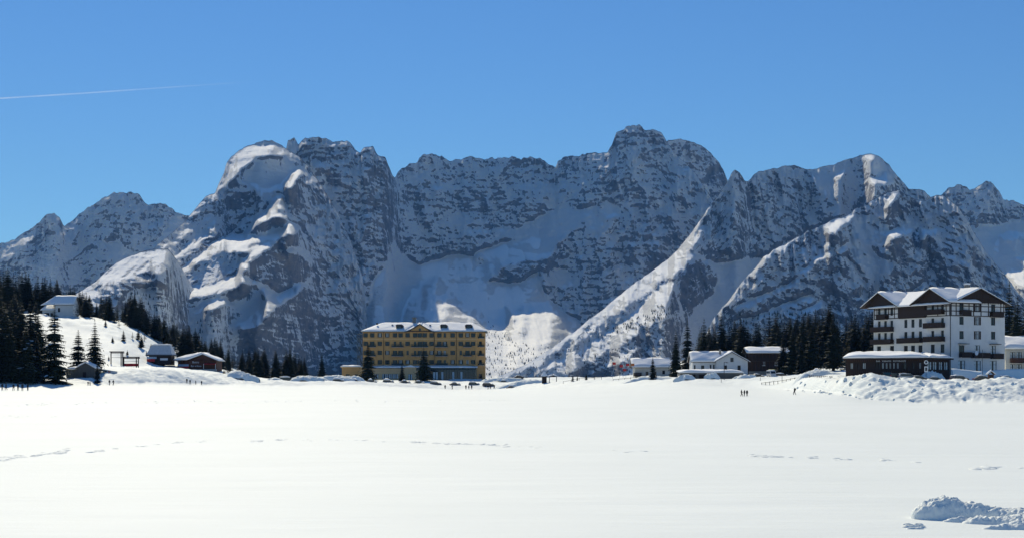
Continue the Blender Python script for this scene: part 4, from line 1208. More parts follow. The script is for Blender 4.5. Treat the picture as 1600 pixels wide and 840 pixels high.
q_ = [(-Wl-.6, .9, 5.2), (1.2, .9, 5.2), (4.9, 5.75, 8.15), (-Wl-.6, 5.75, 8.15)]
MB().prism([q_[0], q_[1], q_[2], q_[3]], (0, 0, -.14)).build('roof', M['wood'], r)
snow_slab(r, q_, .5, seed=77)
q_ = [(0, 10.6, 5.2), (-Wl-.6, 10.6, 5.2), (-Wl-.6, 5.75, 8.15), (4.9, 5.75, 8.15)]
MB().prism(q_, (0, 0, -.14)).build('roof', M['wood'], r); snow_slab(r, q_, .5, seed=78)
MB().box(1.5, 4, 7.6, 2.1, 4.6, 9.2).build('chimney', M['stone'], r)

r, F = gabled_house('long_white_house', 'long low white house under one plain snowy roof beside two tall spruces', 'house', 992, 520, 12.6, 9, 4.3, 2.3, M['offwhite'], ridge='x',
    wins=[(4.2, 1.0, 1.0, 1.4), (7.0, 1.0, 1.0, 1.4), (10.0, 1.6, .9, 1.2)], wmat='wood', ov=1.2, snow=.55)
MB().prism([(-1.15, -1.0, 4.0), (-1.15, 10.0, 4.0), (-1.15, 4.5, 6.4)], (.3, 0, 0)).build('gable', M['wood'], r)
balcony(r, F, -.5, 2.2, 1.0, 'wood', 1.6, 1.0)

r, F = gabled_house('dark_chalet', 'dark timber chalet with a flat snowy roof in front of the forest', 'chalet', 1170, 492, 12.8, 10, 8.0, 1.4, M['wood'], ridge='x',
    wins=[(4.9, 3.9, .9, 1.5), (9.0, 3.9, .9, 1.5)], wmat='letter', ov=.8, snow=.6)
MB().box(-.06, -.2, 0, 9.4, -.005, 2.0).build('ground_floor_front', M['stone'], r)
MB().box(6.4, -.35, 2.05, 8.7, -.24, 2.75).build('signboard', M['yellowsign'], r)
for a in range(10): MB().box(1.0+a*1.15, -.08, 2.4, 1.12+a*1.15, -.01, 8.0).build('board', M['redwood'], r)
b_ = balcony(r, F, .5, 12, 5.4, 'wood', 1.0, .9)

# garage wall in front of the white house
p = at(1063, 452); r = empty('garage_wall', (p.x, p.y, p.z-.4), 0, 'low stone garage front with dark openings and snow piled on top below the white house', 'garage')
Wg = (1161-1063)*452/FOC
ops = [(1.2, .2, 4.6, 2.0), (5.6, .2, 11.2, 2.0)]
wall(r, fmat((0, 0, 0), (1, 0, 0)), Wg, 2.5, ops, M['greywood'], depth=.5)
for o in ops: MB().box(o[0]+.02, .3, o[1]+.02, o[2]-.02, .36, o[3]-.02).build('garage_door', M['wood'], r)
MB().box(0, .63, -1, Wg, 8, 2.45).build('garage_body', M['stone'], r)
snow_slab(r, [(-.3, -.3, 2.5), (Wg+.3, -.3, 2.5), (Wg+.3, 8, 2.9), (-.3, 8, 2.9)], .75, seed=41)

# brown chalet on the left with its sign
DD = 545; kk = DD/FOC
p = at(295.5, DD); r = empty('brown_chalet', (p.x, p.y, p.z-.4), 0, 'red brown timber chalet with pale lettering, a red awning and a heavy snow roof', 'chalet')
W = (338-295.5)*kk; z0 = CAMZ+(HY)*kk-p.z+.4
fz = lambda py: CAMZ+(HY-py)*kk-(p.z-.4)
H = fz(562.5); Fq = fmat((0, 0, 0), (1, 0, 0)); ax = (317.3-295.5)*kk; RHt = fz(554)
ops = [(6.2, 2.9, 7.2, 3.7), (2.2, .5, 3.9, 2.2), (4.2, .5, 4.9, 2.2), (6.0, .4, 9.3, 1.9)]
wall(r, Fq, W, H, ops, M['redwood'], top=[(ax, RHt)])
for o in ops: window(r, Fq, (o[0]+o[2])/2, o[1], o[2]-o[0], o[3]-o[1], 'mc', fm='wood')
c0 = Vector((-(295.5-274)*kk, 4.2, 0)); Fsd = fmat(c0, -c0)
wall(r, Fsd, c0.length, H, [(1.0, 2.7, 2.0, 3.5), (3.0, 2.7, 4.0, 3.5), (.6, .4, 4.4, 1.9)], M['redwood'])
for x in (1.5, 3.5): window(r, Fsd, x, 2.7, 1.0, .8, 'm', fm='wood')
MB().box(c0.x+.1, 4.4, -1, W-.05, 11, H-.05).prism([(.05, .05, -1), (W-.05, .05, -1), (W-.05, 4.39, -1), (c0.x+.15, 4.39, -1)], (0, 0, H+.9)).build('inner_walls', M['redwood'], r)
for i in range(1, 22):
    hh = H+(RHt-H)*(1-abs(i*W/22-ax)/max(ax, W-ax))-.1
    MB().box(i*W/22-.03, -.05, 2.35, i*W/22+.03, -.004, hh).build('board', M['redwood'], r)
q1 = [(c0.x-.7, 12, H), (c0.x-.7, 3.4, H-.05), (-.6, -.9, H-.1), (ax, -.9, RHt+.15)]
MB().prism([(-6.6, 3.2, H-.05), (-.7, -.9, H-.05), (ax, -.9, RHt+.12), (ax, 11.5, RHt+.12), (-6.6, 11.5, H-.05)], (0, 0, .16)).build('roof', M['wood'], r)
MB().prism([(ax, -.9, RHt+.12), (W+1.0, -.9, H-.35), (W+1.0, 11.5, H-.35), (ax, 11.5, RHt+.12)], (0, 0, .16)).build('roof', M['wood'], r)
snow_slab(r, [(-6.6, 3.2, H+.12), (-.7, -.9, H+.12), (ax, -.9, RHt+.28), (ax-3, 3.2, RHt+.28)], .75, seed=51)
snow_slab(r, [(-6.6, 11.5, H+.12), (-6.6, 3.2, H+.12), (ax-3, 3.2, RHt+.28), (ax, 11.5, RHt+.28)], .75, seed=52)
snow_slab(r, [(ax-3, 3.2, RHt+.28), (ax, -.9, RHt+.28), (ax, 11.5, RHt+.28), (ax, 11.5, RHt+.28)], .7, seed=55)
snow_slab(r, [(W+1.0, -.9, H-.19), (W+1.0, 11.5, H-.19), (ax, 11.5, RHt+.28), (ax, -.9, RHt+.28)], .6, seed=53)
text_obj('Bistro', 1.0, 'letter', r, Fq @ Matrix.Translation((2.4, -.14, fz(566.5))))
text_obj('Bar e Risto', .85, 'letter', r, Fq @ Matrix.Translation((2.6, -.14, fz(572.2))))
MB().box(-.2, -2.0, -1, W+.3, -.35, .35).build('terrace', M['concrete'], r)
MB().prism([(5.6, -.05, 2.6), (5.6, -1.9, 2.1), (5.6, -1.9, 2.0), (5.6, -.05, 2.45)], (4.4, 0, 0)).build('awning', M['red'], r)
MB().box(5.6, -2.0, .35, 5.75, -1.85, 2.2).box(9.9, -2.0, .35, 10.05, -1.85, 2.2).build('awning_post', M['white'], r)
f_ = MB().box(.2, -.3, .5, c0.length, -.22, 1.3).build('red_barrier', M['red'], r); f_.matrix_local = Fsd
f_ = MB().box(.2, -.3, 1.32, c0.length, -.24, 2.1).build('wind_screen', M['bluecloth'], r); f_.matrix_local = Fsd

# grey roofed kiosk next to it
p = at(231, 548); r = empty('ski_kiosk', (p.x, p.y, p.z-.3), 0, 'square kiosk with a steep grey white snow coated roof left of the brown chalet', 'kiosk')
kk = 548/FOC; W = (268-231)*kk
MB().box(.4, 0, -1, W-.2, 6, 2.3).build('wall', M['wood'], r)
MB().box(-.6, -1.0, 2.304, W+.4, 7, 2.8).build('eaves', M['metal'], r)
e = [(-.4, -.8, 2.81), (W+.2, -.8, 2.81), (W+.2, 6.8, 2.81), (-.4, 6.8, 2.81)]; t_ = [(1.0, 1.8, 6.3), (W-.9, 1.8, 6.3), (W-.9, 4.5, 6.3), (1.0, 4.5, 6.3)]
rb_ = MB()
for i in range(4): rb_.face([e[i], e[(i+1) % 4], t_[(i+1) % 4], t_[i]])
rb_.face(t_); rb_.build('roof', simple('frosted_roof', (0.55, 0.57, 0.58), .8, .12, 1.5), r)
snow_slab(r, [(.8, 1.6, 6.31), (W-.7, 1.6, 6.31), (W-.7, 4.7, 6.35), (.8, 4.7, 6.35)], .4, seed=61)
MB().box(-.3, -.4, .2, 2.6, -.3, 1.2).build('counter', M['red'], r)
MB().box(-.3, -.45, 1.25, 3.3, -.36, 2.0).build('menu_board', M['bluecloth'], r)
MB().box(4.6, -.45, .7, 7.4, -.36, 1.5).build('menu_board', M['letter'], r)

# timber frames by the slope
for (px, D, w, h, lab) in ((173.5, 512, 4.2, 4.2, 'dark open timber frame, the left and higher of the two by the slope'), (193.5, 512, 5.2, 3.3, 'dark timber frame with red netting between its posts, lower and right of the other')):
    p = at(px, D); r = empty('timber_frame', (p.x, p.y, p.z), R(-8), lab, 'timber frame', 'timber frames beside the kiosk')
    for x in (0, w*.86, w): MB().box(x-.14, -.14, -1.0, x+.14, .14, h-.2).build('post', M['wood'], r)
    MB().box(-.5, -.25, h-.2, w+.4, .25, h+.12).build('beam', M['wood'], r)
    MB().box(-.3, .5, h-.55, w+.3, .75, h-.25).build('beam', M['wood'], r)
    MB().box(.1, -.05, h*.5, w-.1, .05, h*.5+.14).build('rail', M['greywood'], r)
    if px > 190: MB().box(.2, -.02, .1, w-.2, .02, 1.1).build('netting', M['red'], r)
p = at(160, 455); r = MB().box(0, 0, .2, 4.6, .06, 1.15).build('banner', M['white']); r.location = p; r.rotation_euler = (0, R(9), R(-6))
tag(r, 'white banner with a red and green mark on the snow slope by the timber frames', 'banner')
MB().box(1.6, -.02, .5, 2.5, -.004, .85).build('red_mark', M['red'], r); MB().box(.8, -.02, .5, 1.3, -.004, .9).build('green_mark', M['green'], r)

# grey hut below the trees
r, F = gabled_house('grey_hut', 'small weathered grey wooden hut with a snowy gable between dark trees', 'hut', 119.5, 446, 5.4, 5.0, 3.2, 1.5, M['greywood'], rz=0, ridge='y', wins=(), ov=.35, snow=.6, roofmat='greywood')
for i in range(1, 13): MB().box(i*5.4/13-.035, -.05, .1, i*5.4/13+.035, -.004, 3.15+1.45*(1-abs(i*5.4/13-2.7)/2.7)).build('board', M['greywood'], r)
MB().box(-3.4, 1.2, -2, -.003, 4.9, 2.9).build('lean_to', M['greywood'], r)
snow_slab(r, [(-3.7, .8, 2.7), (0.1, .8, 2.95), (0.1, 5.2, 3.3), (-3.7, 5.2, 3.0)], .7, seed=71)
MB().box(1.9, -.08, 0, 2.9, -.055, 2.1).build('door', M['wood'], r)

# white building up on the slope
kk = 655/FOC
p = at(86, 655); zb_ = p.z-.6; r = empty('hillside_house', (p.x, p.y, zb_), 0, 'white house high on the wooded slope with a steep blue shaded snow roof', 'house')
fz = lambda py: CAMZ+(HY-py)*kk-zb_
W = (114.5-86)*kk; H = fz(475)
F = fmat((0, 0, 0), (1, 0, 0))
wall(r, F, W, H, [(1.2, 2.6, 2.2, 4.4)], M['white']); window(r, F, 1.7, 2.6, 1.0, 1.8, 'mc', fm='wood')
for i in range(9): MB().box(2.4+i*.65, -.07, .2, 2.5+i*.65, -.004, H-.3).build('rib', M['white'], r)
wall(r, fmat((W, 0, 0), (0, 1, 0)), 8, H, [], M['white'], top=[(4, fz(462))]); wall(r, fmat((W, 8, 0), (-1, 0, 0)), W, H, [], M['white']); wall(r, fmat((0, 8, 0), (0, -1, 0)), 8, H, [], M['white'])
MB().prism([(-3.4, -.8, H-.15), (W+.6, -.8, H-.15), (W+.6, 4, fz(461.5)), (-.8, 4, fz(461.5))], (0, 0, -.2)).prism([(-3.4, 8.8, H-.15), (W+.6, 8.8, H-.15), (W+.6, 4, fz(461.5)), (-.8, 4, fz(461.5))], (0, 0, -.2)).build('roof', M['metal'], r)
snow_slab(r, [(-3.4, -.8, H-.14), (W+.6, -.8, H-.14), (W+.6, 4, fz(461.5)), (-.8, 4, fz(461.5))], .4, seed=81)
snow_slab(r, [(-6.2, -.6, H-.5), (-3.3, -.8, H-.2), (-.7, 4, fz(461.5)), (-.9, 4.5, fz(461.5))], .45, seed=82)
MB().box(-5.6, .2, 0, -.003, 7.5, H-2.6).build('side_wing', M['offwhite'], r)
MB().box(-4.6, .1, 1.0, -2.6, .19, 2.2).box(-2.0, .1, 1.0, -.8, .19, 2.2).build('window', M['glass'], r)
snow_slab(r, [(-6.4, -.6, H-2.6), (-.1, -.6, H-2.6), (-.1, 3.5, H-.6), (-5.4, 3.5, H-.6)], .45, seed=83)
MB().box(-5.5, .3, -6, W-.03, 7.9, .02).build('plinth', M['stone'], r)
# ---------------------------------------------------------------- conifers
def needles_mat(name, a, b_):
    m, nt, b = new_mat(name)
    oi = nt.nodes.new('ShaderNodeObjectInfo')
    f = noise(nt, mapping(nt), 1.3, 4, .7)
    mixf = math_n(nt, 'ADD', math_n(nt, 'MULTIPLY', f, .7), math_n(nt, 'MULTIPLY', oi.outputs['Random'], .4))
    nt.links.new(ramp(nt, mixf, [(0.35, a), (0.75, b_)]), b.inputs['Base Color'])
    b.inputs['Roughness'].default_value = .8
    b.inputs['Specular IOR Level'].default_value = .15
    return m
M['needles'] = needles_mat('spruce_needles', (0.010, 0.016, 0.011), (0.030, 0.040, 0.022))
M['larch'] = needles_mat('bare_larch_twigs', (0.035, 0.024, 0.015), (0.075, 0.050, 0.032))
M['bark'] = simple('bark', (0.05, 0.038, 0.03), .95, .3, 4)
def crown_mesh(name, H, R0, seed, mat, whorls=30, dens=7, low=.08, gap=.0, droop=.35, snow=0.0):
    rg = random.Random(seed); V = []; Fc = []; SV = []; SF = []
    def quad(V, Fc, a, b_, c, d):
        i = len(V); V += [a, b_, c, d]; Fc.append((i, i+1, i+2, i+3))
    for w in range(whorls):
        t = (w+rg.random()*.8)/whorls
        z = H*(low+(1-low)*t)
        rr = R0*((1-t)**.82)*(.72+.5*rg.random())+.10
        if rg.random() < gap: rr *= .45
        n = dens if t < .75 else max(4, dens-2)
        a0 = rg.random()*6.28
        for k in range(n):
            a = a0+6.283*k/n+rg.uniform(-.3, .3)
            L = rr*rg.uniform(.62, 1.15)
            ca, sa = math.cos(a), math.sin(a)
            wd = L*rg.uniform(.30, .46)+.14
            def P(u, side, dz=0):
                r_ = L*u; dr = -droop*L*(u**1.5)+.14*L*max(0, u-.75)*2+dz
                return (ca*r_-sa*side, sa*r_+ca*side, z+dr)
            # two overlapping ragged fronds
            us = (0, .38, .72, 1.0); ws = (.25, 1.0, .72, .06)
            for j in range(3):
                u0, u1 = us[j], us[j+1]
                s0, s1 = wd*ws[j], wd*ws[j+1]
                quad(V, Fc, P(u0, -s0), P(u0, 0, .06*L), P(u1, 0, .06*L), P(u1, -s1*rg.uniform(.7, 1.2)))
                quad(V, Fc, P(u0, 0, .06*L), P(u0, s0), P(u1, s1*rg.uniform(.7, 1.2)), P(u1, 0, .06*L))
                # hanging twigs
                for sd in (-1, 1):
                    u = rg.uniform(u0, u1); s_ = sd*wd*rg.uniform(.2, .9); h = L*rg.uniform(.14, .30)
                    i = len(V); V += [P(u, s_-.07*L), P(u, s_+.07*L), P(u+.06, s_*1.25, -h)]; Fc.append((i, i+1, i+2))
            if snow and rg.random() < snow:
                quad(SV, SF, P(.45, -wd*.5, .1*L), P(.45, wd*.5, .1*L), P(.95, wd*.3, .1*L), P(.95, -wd*.3, .1*L))
    # tip
    for k in range(3):
        a = k*2.09; i = len(V)
        V += [(math.cos(a)*.13, math.sin(a)*.13, H*.955), (math.cos(a+1)*.13, math.sin(a+1)*.13, H*.955), (0, 0, H*1.015)]; Fc.append((i, i+1, i+2))
    me = bpy.data.meshes.new(name); me.from_pydata(V, [], Fc); me.materials.append(mat); me.update()
    sm = None
    if SV:
        sm = bpy.data.meshes.new('branch_snow'); sm.from_pydata(SV, [], SF); sm.materials.append(M['rsnow']); sm.update()
    return me, sm
def trunk_mesh(H, r, seed, mat):
    rg = random.Random(seed); V = []; F = []; n = 7; rings = 7
    ox = oy = 0
    for j in range(rings+1):
        t = j/rings; rr = r*(1-t)**.9*(1.35 if j == 0 else 1)+.012
        for k in range(n):
            a = 6.283*k/n; V.append((ox+rr*math.cos(a), oy+rr*math.sin(a), -.6+(H*.98+.6)*t))
        ox += rg.uniform(-.03, .03); oy += rg.uniform(-.03, .03)
    for j in range(rings):
        for k in range(n):
            a = j*n+k; b_ = j*n+(k+1) % n; F.append((a, b_, b_+n, a+n))
    for q in range(16):   # limbs that show through the gaps
        z = H*rg.uniform(.08, .8); a = rg.random()*6.28; L = (1-z/H)*H*.17; i = len(V)
        c, s_ = math.cos(a), math.sin(a); w = .05
        V += [(-s_*w, c*w, z), (s_*w, -c*w, z), (c*L, s_*L, z-.25*L), (0, 0, z+w*1.6)]
        F += [(i, i+1, i+2), (i, i+2, i+3), (i+1, i+3, i+2)]
    me = bpy.data.meshes.new('trunk'); me.from_pydata(V, [], F); me.materials.append(mat); me.update(); return me
TREES = []
for i, (H_, R_, wh, dn, lo, gp) in enumerate(((20, 3.1, 50, 8, .03, .0), (20, 2.6, 50, 8, .04, .05), (20, 3.5, 46, 9, .03, .08), (20, 2.4, 46, 8, .06, .1), (20, 2.9, 52, 8, .05, .15), (20, 3.3, 44, 8, .04, .2))):
    c, sn = crown_mesh('crown', H_, R_, 11+i, M['needles'], wh, dn, lo, gp, snow=.10 if i in (2, 5) else 0)
    TREES.append((c, trunk_mesh(H_, .28, 50+i, M['bark']), sn))
lc, _ = crown_mesh('crown', 20, 2.4, 99, M['larch'], 22, 6, .15, .2, droop=.1)
LARCH = (lc, trunk_mesh(20, .24, 98, M['bark']), None)
def tree(px, D, H, kind=0, wide=1.0, label=None, group=None, cat='spruce', name='spruce_tree', dz=0.0, snow=False, rz=None):
    c, t, sn = kind if isinstance(kind, tuple) else TREES[kind]
    r = empty(name, at(px, D, dz), random.uniform(0, 6.28) if rz is None else rz, label, cat, group)
    s = H/20.0; r.scale = (s*wide, s*wide, s)
    inst('crown', c, r); inst('trunk', t, r)
    if snow and sn: inst('branch_snow', sn, r)
    return r
def tree_px(px, tip, D, **kw):
    """a tree whose tip shows at photo row tip"""
    z = gz(px, D); H = CAMZ+(HY-tip)/FOC*D-z
    return tree(px, D, H, **kw)
# single trees that stand out
tree_px(85, 474, 425, kind=2, wide=1.25, snow=True, label='tall broad dark spruce in front of the hillside house, left of the grey hut')
tree_px(122, 514, 468, kind=2, wide=1.5, snow=True, label='short broad spruce directly above the roof of the grey hut')
tree_px(148, 497, 456, kind=5, wide=1.3, label='ragged spruce with bare gaps right beside the grey hut')
tree_px(152, 562, 432, kind=3, wide=1.5, label='small dark spruce at the right corner of the grey hut')
for i, (px, tip, D, kd, wd) in enumerate(((-28, 455, 410, 0, 1.3), (-10, 470, 425, 5, 1.5), (8, 476, 420, 2, 1.4), (24, 486, 428, 4, 1.3), (34, 470, 436, 0, 1.2), (47, 468, 428, 2, 1.25), (58, 520, 420, 4, 1.2), (16, 500, 412, 1, 1.5), (40, 505, 414, 5, 1.4))):
    tree_px(px, tip, D, kind=kd, wide=wd, snow=True, label=['big spruce partly cut by the left edge of the photo', 'big spruce at the very left edge behind the orange jacket', 'big spruce above the person in grey of the left group', 'big spruce above the black clad person of the left group', 'tallest big spruce of the front clump at the left', 'big spruce above the right end of the left group', 'small spruce at the right edge of the front clump', 'low wide spruce inside the front clump left of the red jacket', 'low ragged spruce inside the front clump right of the red jacket'][i], group='big spruces of the front clump at the left edge')
tree_px(575, 534, 600, kind=2, wide=1.55, label='dark spruce in front of the left wing of the yellow hotel')
tree_px(628, 566, 602, kind=1, wide=1.7, label='smallest spruce in front of the middle of the yellow hotel')
tree_px(662, 538, 600, kind=5, wide=1.75, label='widest dark spruce in front of the centre of the yellow hotel')
tree_px(503, 549, 640, kind=0, wide=1.2, label='lone spruce standing apart just left of the yellow hotel')
tree_px(453, 540, 660, kind=1, wide=1.3, label='narrow spruce rising above its neighbours behind the snowed in van')
tree_px(1020, 556, 470, kind=2, wide=1.2, label='small spruce in front of the long white house')
tree_px(1056, 514, 500, kind=0, wide=1.1, label='left and shorter of the two spruces between the white houses')
tree_px(1074, 498, 505, kind=2, wide=1.0, label='right and taller of the two spruces between the white houses')
tree_px(1100, 497, 545, kind=1, wide=1.4, label='spruce directly behind the left end of the white house')
tree_px(1127, 487, 550, kind=0, wide=1.2, label='tall spruce behind the gable of the white house')
for px, tip in ((895, 583), (902, 585)):
    tree_px(px, tip, 520, kind=3, wide=1.6, label='tiny spruce sapling in the snow by the road', group='two spruce saplings by the road')
tree_px(916, 582, 520, kind=0, wide=1.6, label='little dark spruce beside the road, biggest of the saplings there')
tree_px(1577, 441, 470, kind=1, wide=1.3, label='tall spruce rising behind the right corner of the white hotel')
for px, tip, D in ((1590, 462, 480), (1603, 470, 470), (1618, 452, 490), (1586, 478, 455), (1635, 460, 480)):
    tree_px(px, tip, D, kind=random.choice((0, 4)), wide=1.25, label='dark spruce in the dense row behind the house at the right edge', group='spruces behind the house at the right edge')

def skyline(px, pts): return float(np.interp(px, [a for a, b_ in pts], [b_ for a, b_ in pts]))
for px, tip, D, lb in ((1224, 520, 474, 'spruce hiding the right corner of the dark chalet'), (1238, 512, 470, 'spruce just clear of the right corner of the dark chalet'), (1252, 526, 462, 'smaller front spruce right of the dark chalet'), (1268, 508, 468, 'front spruce midway between the dark chalet and the mound covered car')):
    tree_px(px, tip, D, kind=int(px) % 3, wide=1.4, label=lb)
# forest on the left hillside
SKL = [(-60, 405), (0, 412), (30, 420), (60, 432), (97, 436), (125, 452), (150, 462), (168, 452), (185, 470), (203, 458), (221, 460), (240, 484), (270, 498), (300, 508), (320, 520), (345, 528), (370, 548), (400, 543), (418, 543), (435, 545), (455, 545), (470, 556), (490, 562), (512, 566), (530, 588)]
MEADOW = [(60, 507), (118, 505), (150, 506), (200, 512), (235, 528), (256, 545), (270, 558), (262, 575), (240, 600), (100, 640), (50, 640), (55, 520)]
FOREST = []
def place_forest(n, gen, zones, sky, rg, hmin=9, hmax=29, avoid=None, wide=(1.35, 1.95)):
    got = 0; tries = 0
    while got < n and tries < n*60:
        tries += 1
        px, D = gen(rg)
        z = gz(px, D); py = HY-(z-CAMZ)/D*FOC
        if avoid and avoid(px, py, D): continue
        tip = skyline(px, sky)+rg.uniform(0, 1)**2*26
        H = CAMZ+(HY-tip)/FOC*D-z
        if H < hmin: continue
        H = min(H, hmax*rg.uniform(.85, 1.05))
        lar = rg.random() < .09
        o = tree(px, D, H, kind=LARCH if lar else rg.randrange(6), wide=rg.uniform(*wide), rz=rg.random()*6.28,
             cat='larch' if lar else 'spruce', name='larch_tree' if lar else 'spruce_tree')
        zn = [t for a, b_, t in zones if a <= px < b_][0]
        FOREST.append(dict(o=o, px=px, D=D, tip=HY-(z+H-CAMZ)/D*FOC, H=H, lar=lar, zone=zn)); got += 1
    return got
def label_forest():
    zs = {}
    for t in FOREST: zs.setdefault((t['zone'], t['lar']), []).append(t)
    for (zn, lar), L in zs.items():
        kind = 'bare brownish larch' if lar else 'dark spruce'
        plural = 'larches ' if lar else 'spruces '
        used = {}
        if len(L) == 1: used[id(L[0])] = kind+' standing alone of its kind '+zn
        else:
            for nm, key in (('highest standing ', lambda t: t['tip']), ('leftmost ', lambda t: t['px']), ('rightmost ', lambda t: -t['px']), ('nearest ', lambda t: t['D']), ('farthest ', lambda t: -t['D']), ('smallest ', lambda t: t['H'])):
                c = min([t for t in L if id(t) not in used] or [None], key=key) if len(used) < len(L) else None
                if c: used[id(c)] = nm+kind+' '+zn
        for t in L:
            t['o']['group'] = plural+zn
            t['o']['label'] = used.get(id(t), kind+' packed among others '+zn)
ZL = [(-99, 0, 'on the slope at the left edge'), (0, 45, 'above the big front clump'), (45, 85, 'just left of the hillside house'), (85, 120, 'directly behind the hillside house'), (120, 160, 'right of the hillside house'), (160, 195, 'above the left part of the sunlit meadow'), (195, 230, 'above the middle of the sunlit meadow'),
      (230, 270, 'above the right tip of the sunlit meadow'), (270, 310, 'above the roof of the brown chalet'), (310, 345, 'behind the right end of the brown chalet'), (345, 385, 'above the bushes right of the brown chalet'), (385, 430, 'left of the snowed in van'), (430, 480, 'behind the snowed in van'), (480, 600, 'next to the lone spruce')]
ZF = [(-99, 10, 'in the front clump at the left edge'), (10, 99, 'behind the walkers group below the hillside house')]
ZR = [(1000, 1115, 'behind the left wing of the white house'), (1115, 1150, 'behind the gable of the white house'), (1150, 1195, 'behind the left part of the dark chalet'), (1195, 1235, 'behind the right part of the dark chalet'), (1235, 1275, 'just right of the dark chalet'), (1275, 1320, 'above the mound covered car'), (1320, 1350, 'above the left end of the pavilion'), (1350, 1500, 'touching the left side of the white hotel')]
rgf = random.Random(5)
def avoidL(px, py, D):
    if 40 < px < 122 and D < 664: return True
    if px < 275 and D < 560 and px > 62: return True
    inm = in_poly(np.array(MEADOW, float), np.array([px]), np.array([py]))[0]
    return bool(inm) or (px > 225 and D < 575)
place_forest(88, lambda g: (g.uniform(-60, 300), g.uniform(560, 900)), ZL, SKL, rgf, avoid=avoidL)
place_forest(26, lambda g: (g.uniform(116, 250), g.uniform(665, 790)), ZL, SKL, rgf, hmin=8)
place_forest(18, lambda g: (g.uniform(-50, 62), g.uniform(455, 560)), ZF, [(-60, 430), (62, 470)], rgf)
place_forest(40, lambda g: (g.uniform(285, 420), g.uniform(590, 760)), ZL, SKL, rgf, hmin=7)
place_forest(30, lambda g: (g.uniform(385, 515), g.uniform(650, 760)), ZL, SKL, rgf, hmin=7)
# forest on the right
SKR = [(1085, 512), (1100, 503), (1140, 503), (1160, 497), (1180, 503), (1208, 482), (1225, 488), (1240, 492), (1262, 484), (1280, 480), (1296, 472), (1315, 492), (1338, 490), (1352, 488), (1365, 480), (1385, 488), (1420, 500)]
def avoidR(px, py, D): return (1158 < px < 1245 and D < 512) or (px > 1355 and D < 420) or (px < 1150 and D < 520)
place_forest(76, lambda g: (g.uniform(1086, 1390), g.uniform(475, 680)), ZR, SKR, rgf, avoid=avoidR)
label_forest()
# the farther rows that only show between the crowns
def joined_forest(name, n, gen, rg, sky, label):
    cme = TREES[3][0]; 
    nv = len(cme.vertices); co = np.empty(nv*3, np.float32); cme.vertices.foreach_get('co', co); co = co.reshape(-1, 3)
    pol = [tuple(p.vertices) for p in cme.polygons]; sel = pol[::6]
    V = []; F = []
    off = 0
    for i in range(n):
        px, D = gen(rg); p = at(px, D)
        if px < 275 and in_poly(np.array(MEADOW, float), np.array([px]), np.array([HY-(p.z-CAMZ)/D*FOC]))[0]: continue
        if 50 < px < 120 and D < 675: continue
        tip = skyline(px, sky)+2+rg.random()*18
        H = min(28, CAMZ+(HY-tip)/FOC*D-p.z)
        if H < 7: continue
        s = H/20; a = rg.random()*6.28; w = 2.3*s
        x = (co[:, 0]*math.cos(a)-co[:, 1]*math.sin(a))*w+p.x; y = (co[:, 0]*math.sin(a)+co[:, 1]*math.cos(a))*w+p.y
        V.append(np.stack([x, y, co[:, 2]*s+p.z], -1)); F += [tuple(q+off for q in f) for f in sel]; off += nv
    me = bpy.data.meshes.new(name); me.from_pydata(np.concatenate(V).tolist(), [], F); me.materials.append(M['needles']); me.update()
    o = bpy.data.objects.new(name, me); C.objects.link(o); tag(o, kind='stuff')
joined_forest('forest_depth', 170, lambda g: (g.uniform(-60, 400), g.uniform(640, 960)), random.Random(8), SKL, '')
joined_forest('forest_depth', 140, lambda g: (g.uniform(1090, 1400), g.uniform(560, 800)), random.Random(9), SKR, '')

# scattered trees on the far slopes: too small and too many to count
def far_trees():
    rg = random.Random(21); V = []; F = []
    def put(px, py, ms, h):
        j = int(np.clip(np.searchsorted(ms['px'], px), 0, len(ms['px'])-1))
        col = ms['PY'][:, j]; i = int(np.clip(np.searchsorted(col, py), 0, len(col)-1))
        if py < col[0]+3: return
        D = ms['D'][i, j]; x = (px-800)/FOC*D; z = CAMZ+(HY-col[i])/FOC*D-1
        w = h*.2; k = len(V)
        for q in range(5):
            a = q*1.2566+px; V.append((x+math.cos(a)*w*rg.uniform(.7, 1.2), D+math.sin(a)*w, z+h*.08))
        V.append((x, D, z+h)); F.extend([(k+q, k+(q+1) % 5, k+5) for q in range(5)])
    def region(n, poly, ms, h0, h1):
        P = np.array(poly, float); x0, y0 = P.min(0); x1, y1 = P.max(0); c = 0
        while c < n:
            px, py = rg.uniform(x0, x1), rg.uniform(y0, y1); c += .4
            if in_poly(P, np.array([px]), np.array([py]))[0]: put(px, py, ms, rg.uniform(h0, h1)); c += .6
    region(300, [(1060, 478), (1040, 470), (1010, 490), (960, 510), (930, 530), (960, 525), (1000, 512), (1030, 506), (1060, 494)], L3, 6, 12)
    region(230, [(1040, 510), (1000, 520), (940, 550), (880, 585), (1060, 600), (1062, 500)], L3, 6, 12)
    region(110, [(930, 500), (880, 540), (820, 575), (770, 596), (900, 590), (960, 540)], L3, 6, 10)
    region(200, [(760, 500), (800, 530), (860, 548), (880, 560), (800, 590), (756, 595)], L2, 7, 13)
    region(150, [(700, 505), (760, 500), (820, 545), (880, 530), (830, 575), (760, 590)], L2, 7, 13)
    region(160, [(190, 450), (290, 470), (320, 540), (230, 530)], L1s, 9, 15)
    region(60, [(250, 500), (330, 500), (370, 560), (290, 560)], L1, 9, 15)
    region(420, [(1120, 500), (1180, 482), (1300, 490), (1400, 500), (1400, 560), (1100, 560)], L4, 9, 16)
    me = bpy.data.meshes.new('distant_trees'); me.from_pydata(V, [], F); me.materials.append(M['needles']); me.update()
    o = bpy.data.objects.new('distant_trees', me); C.objects.link(o); tag(o, kind='stuff')
far_trees()
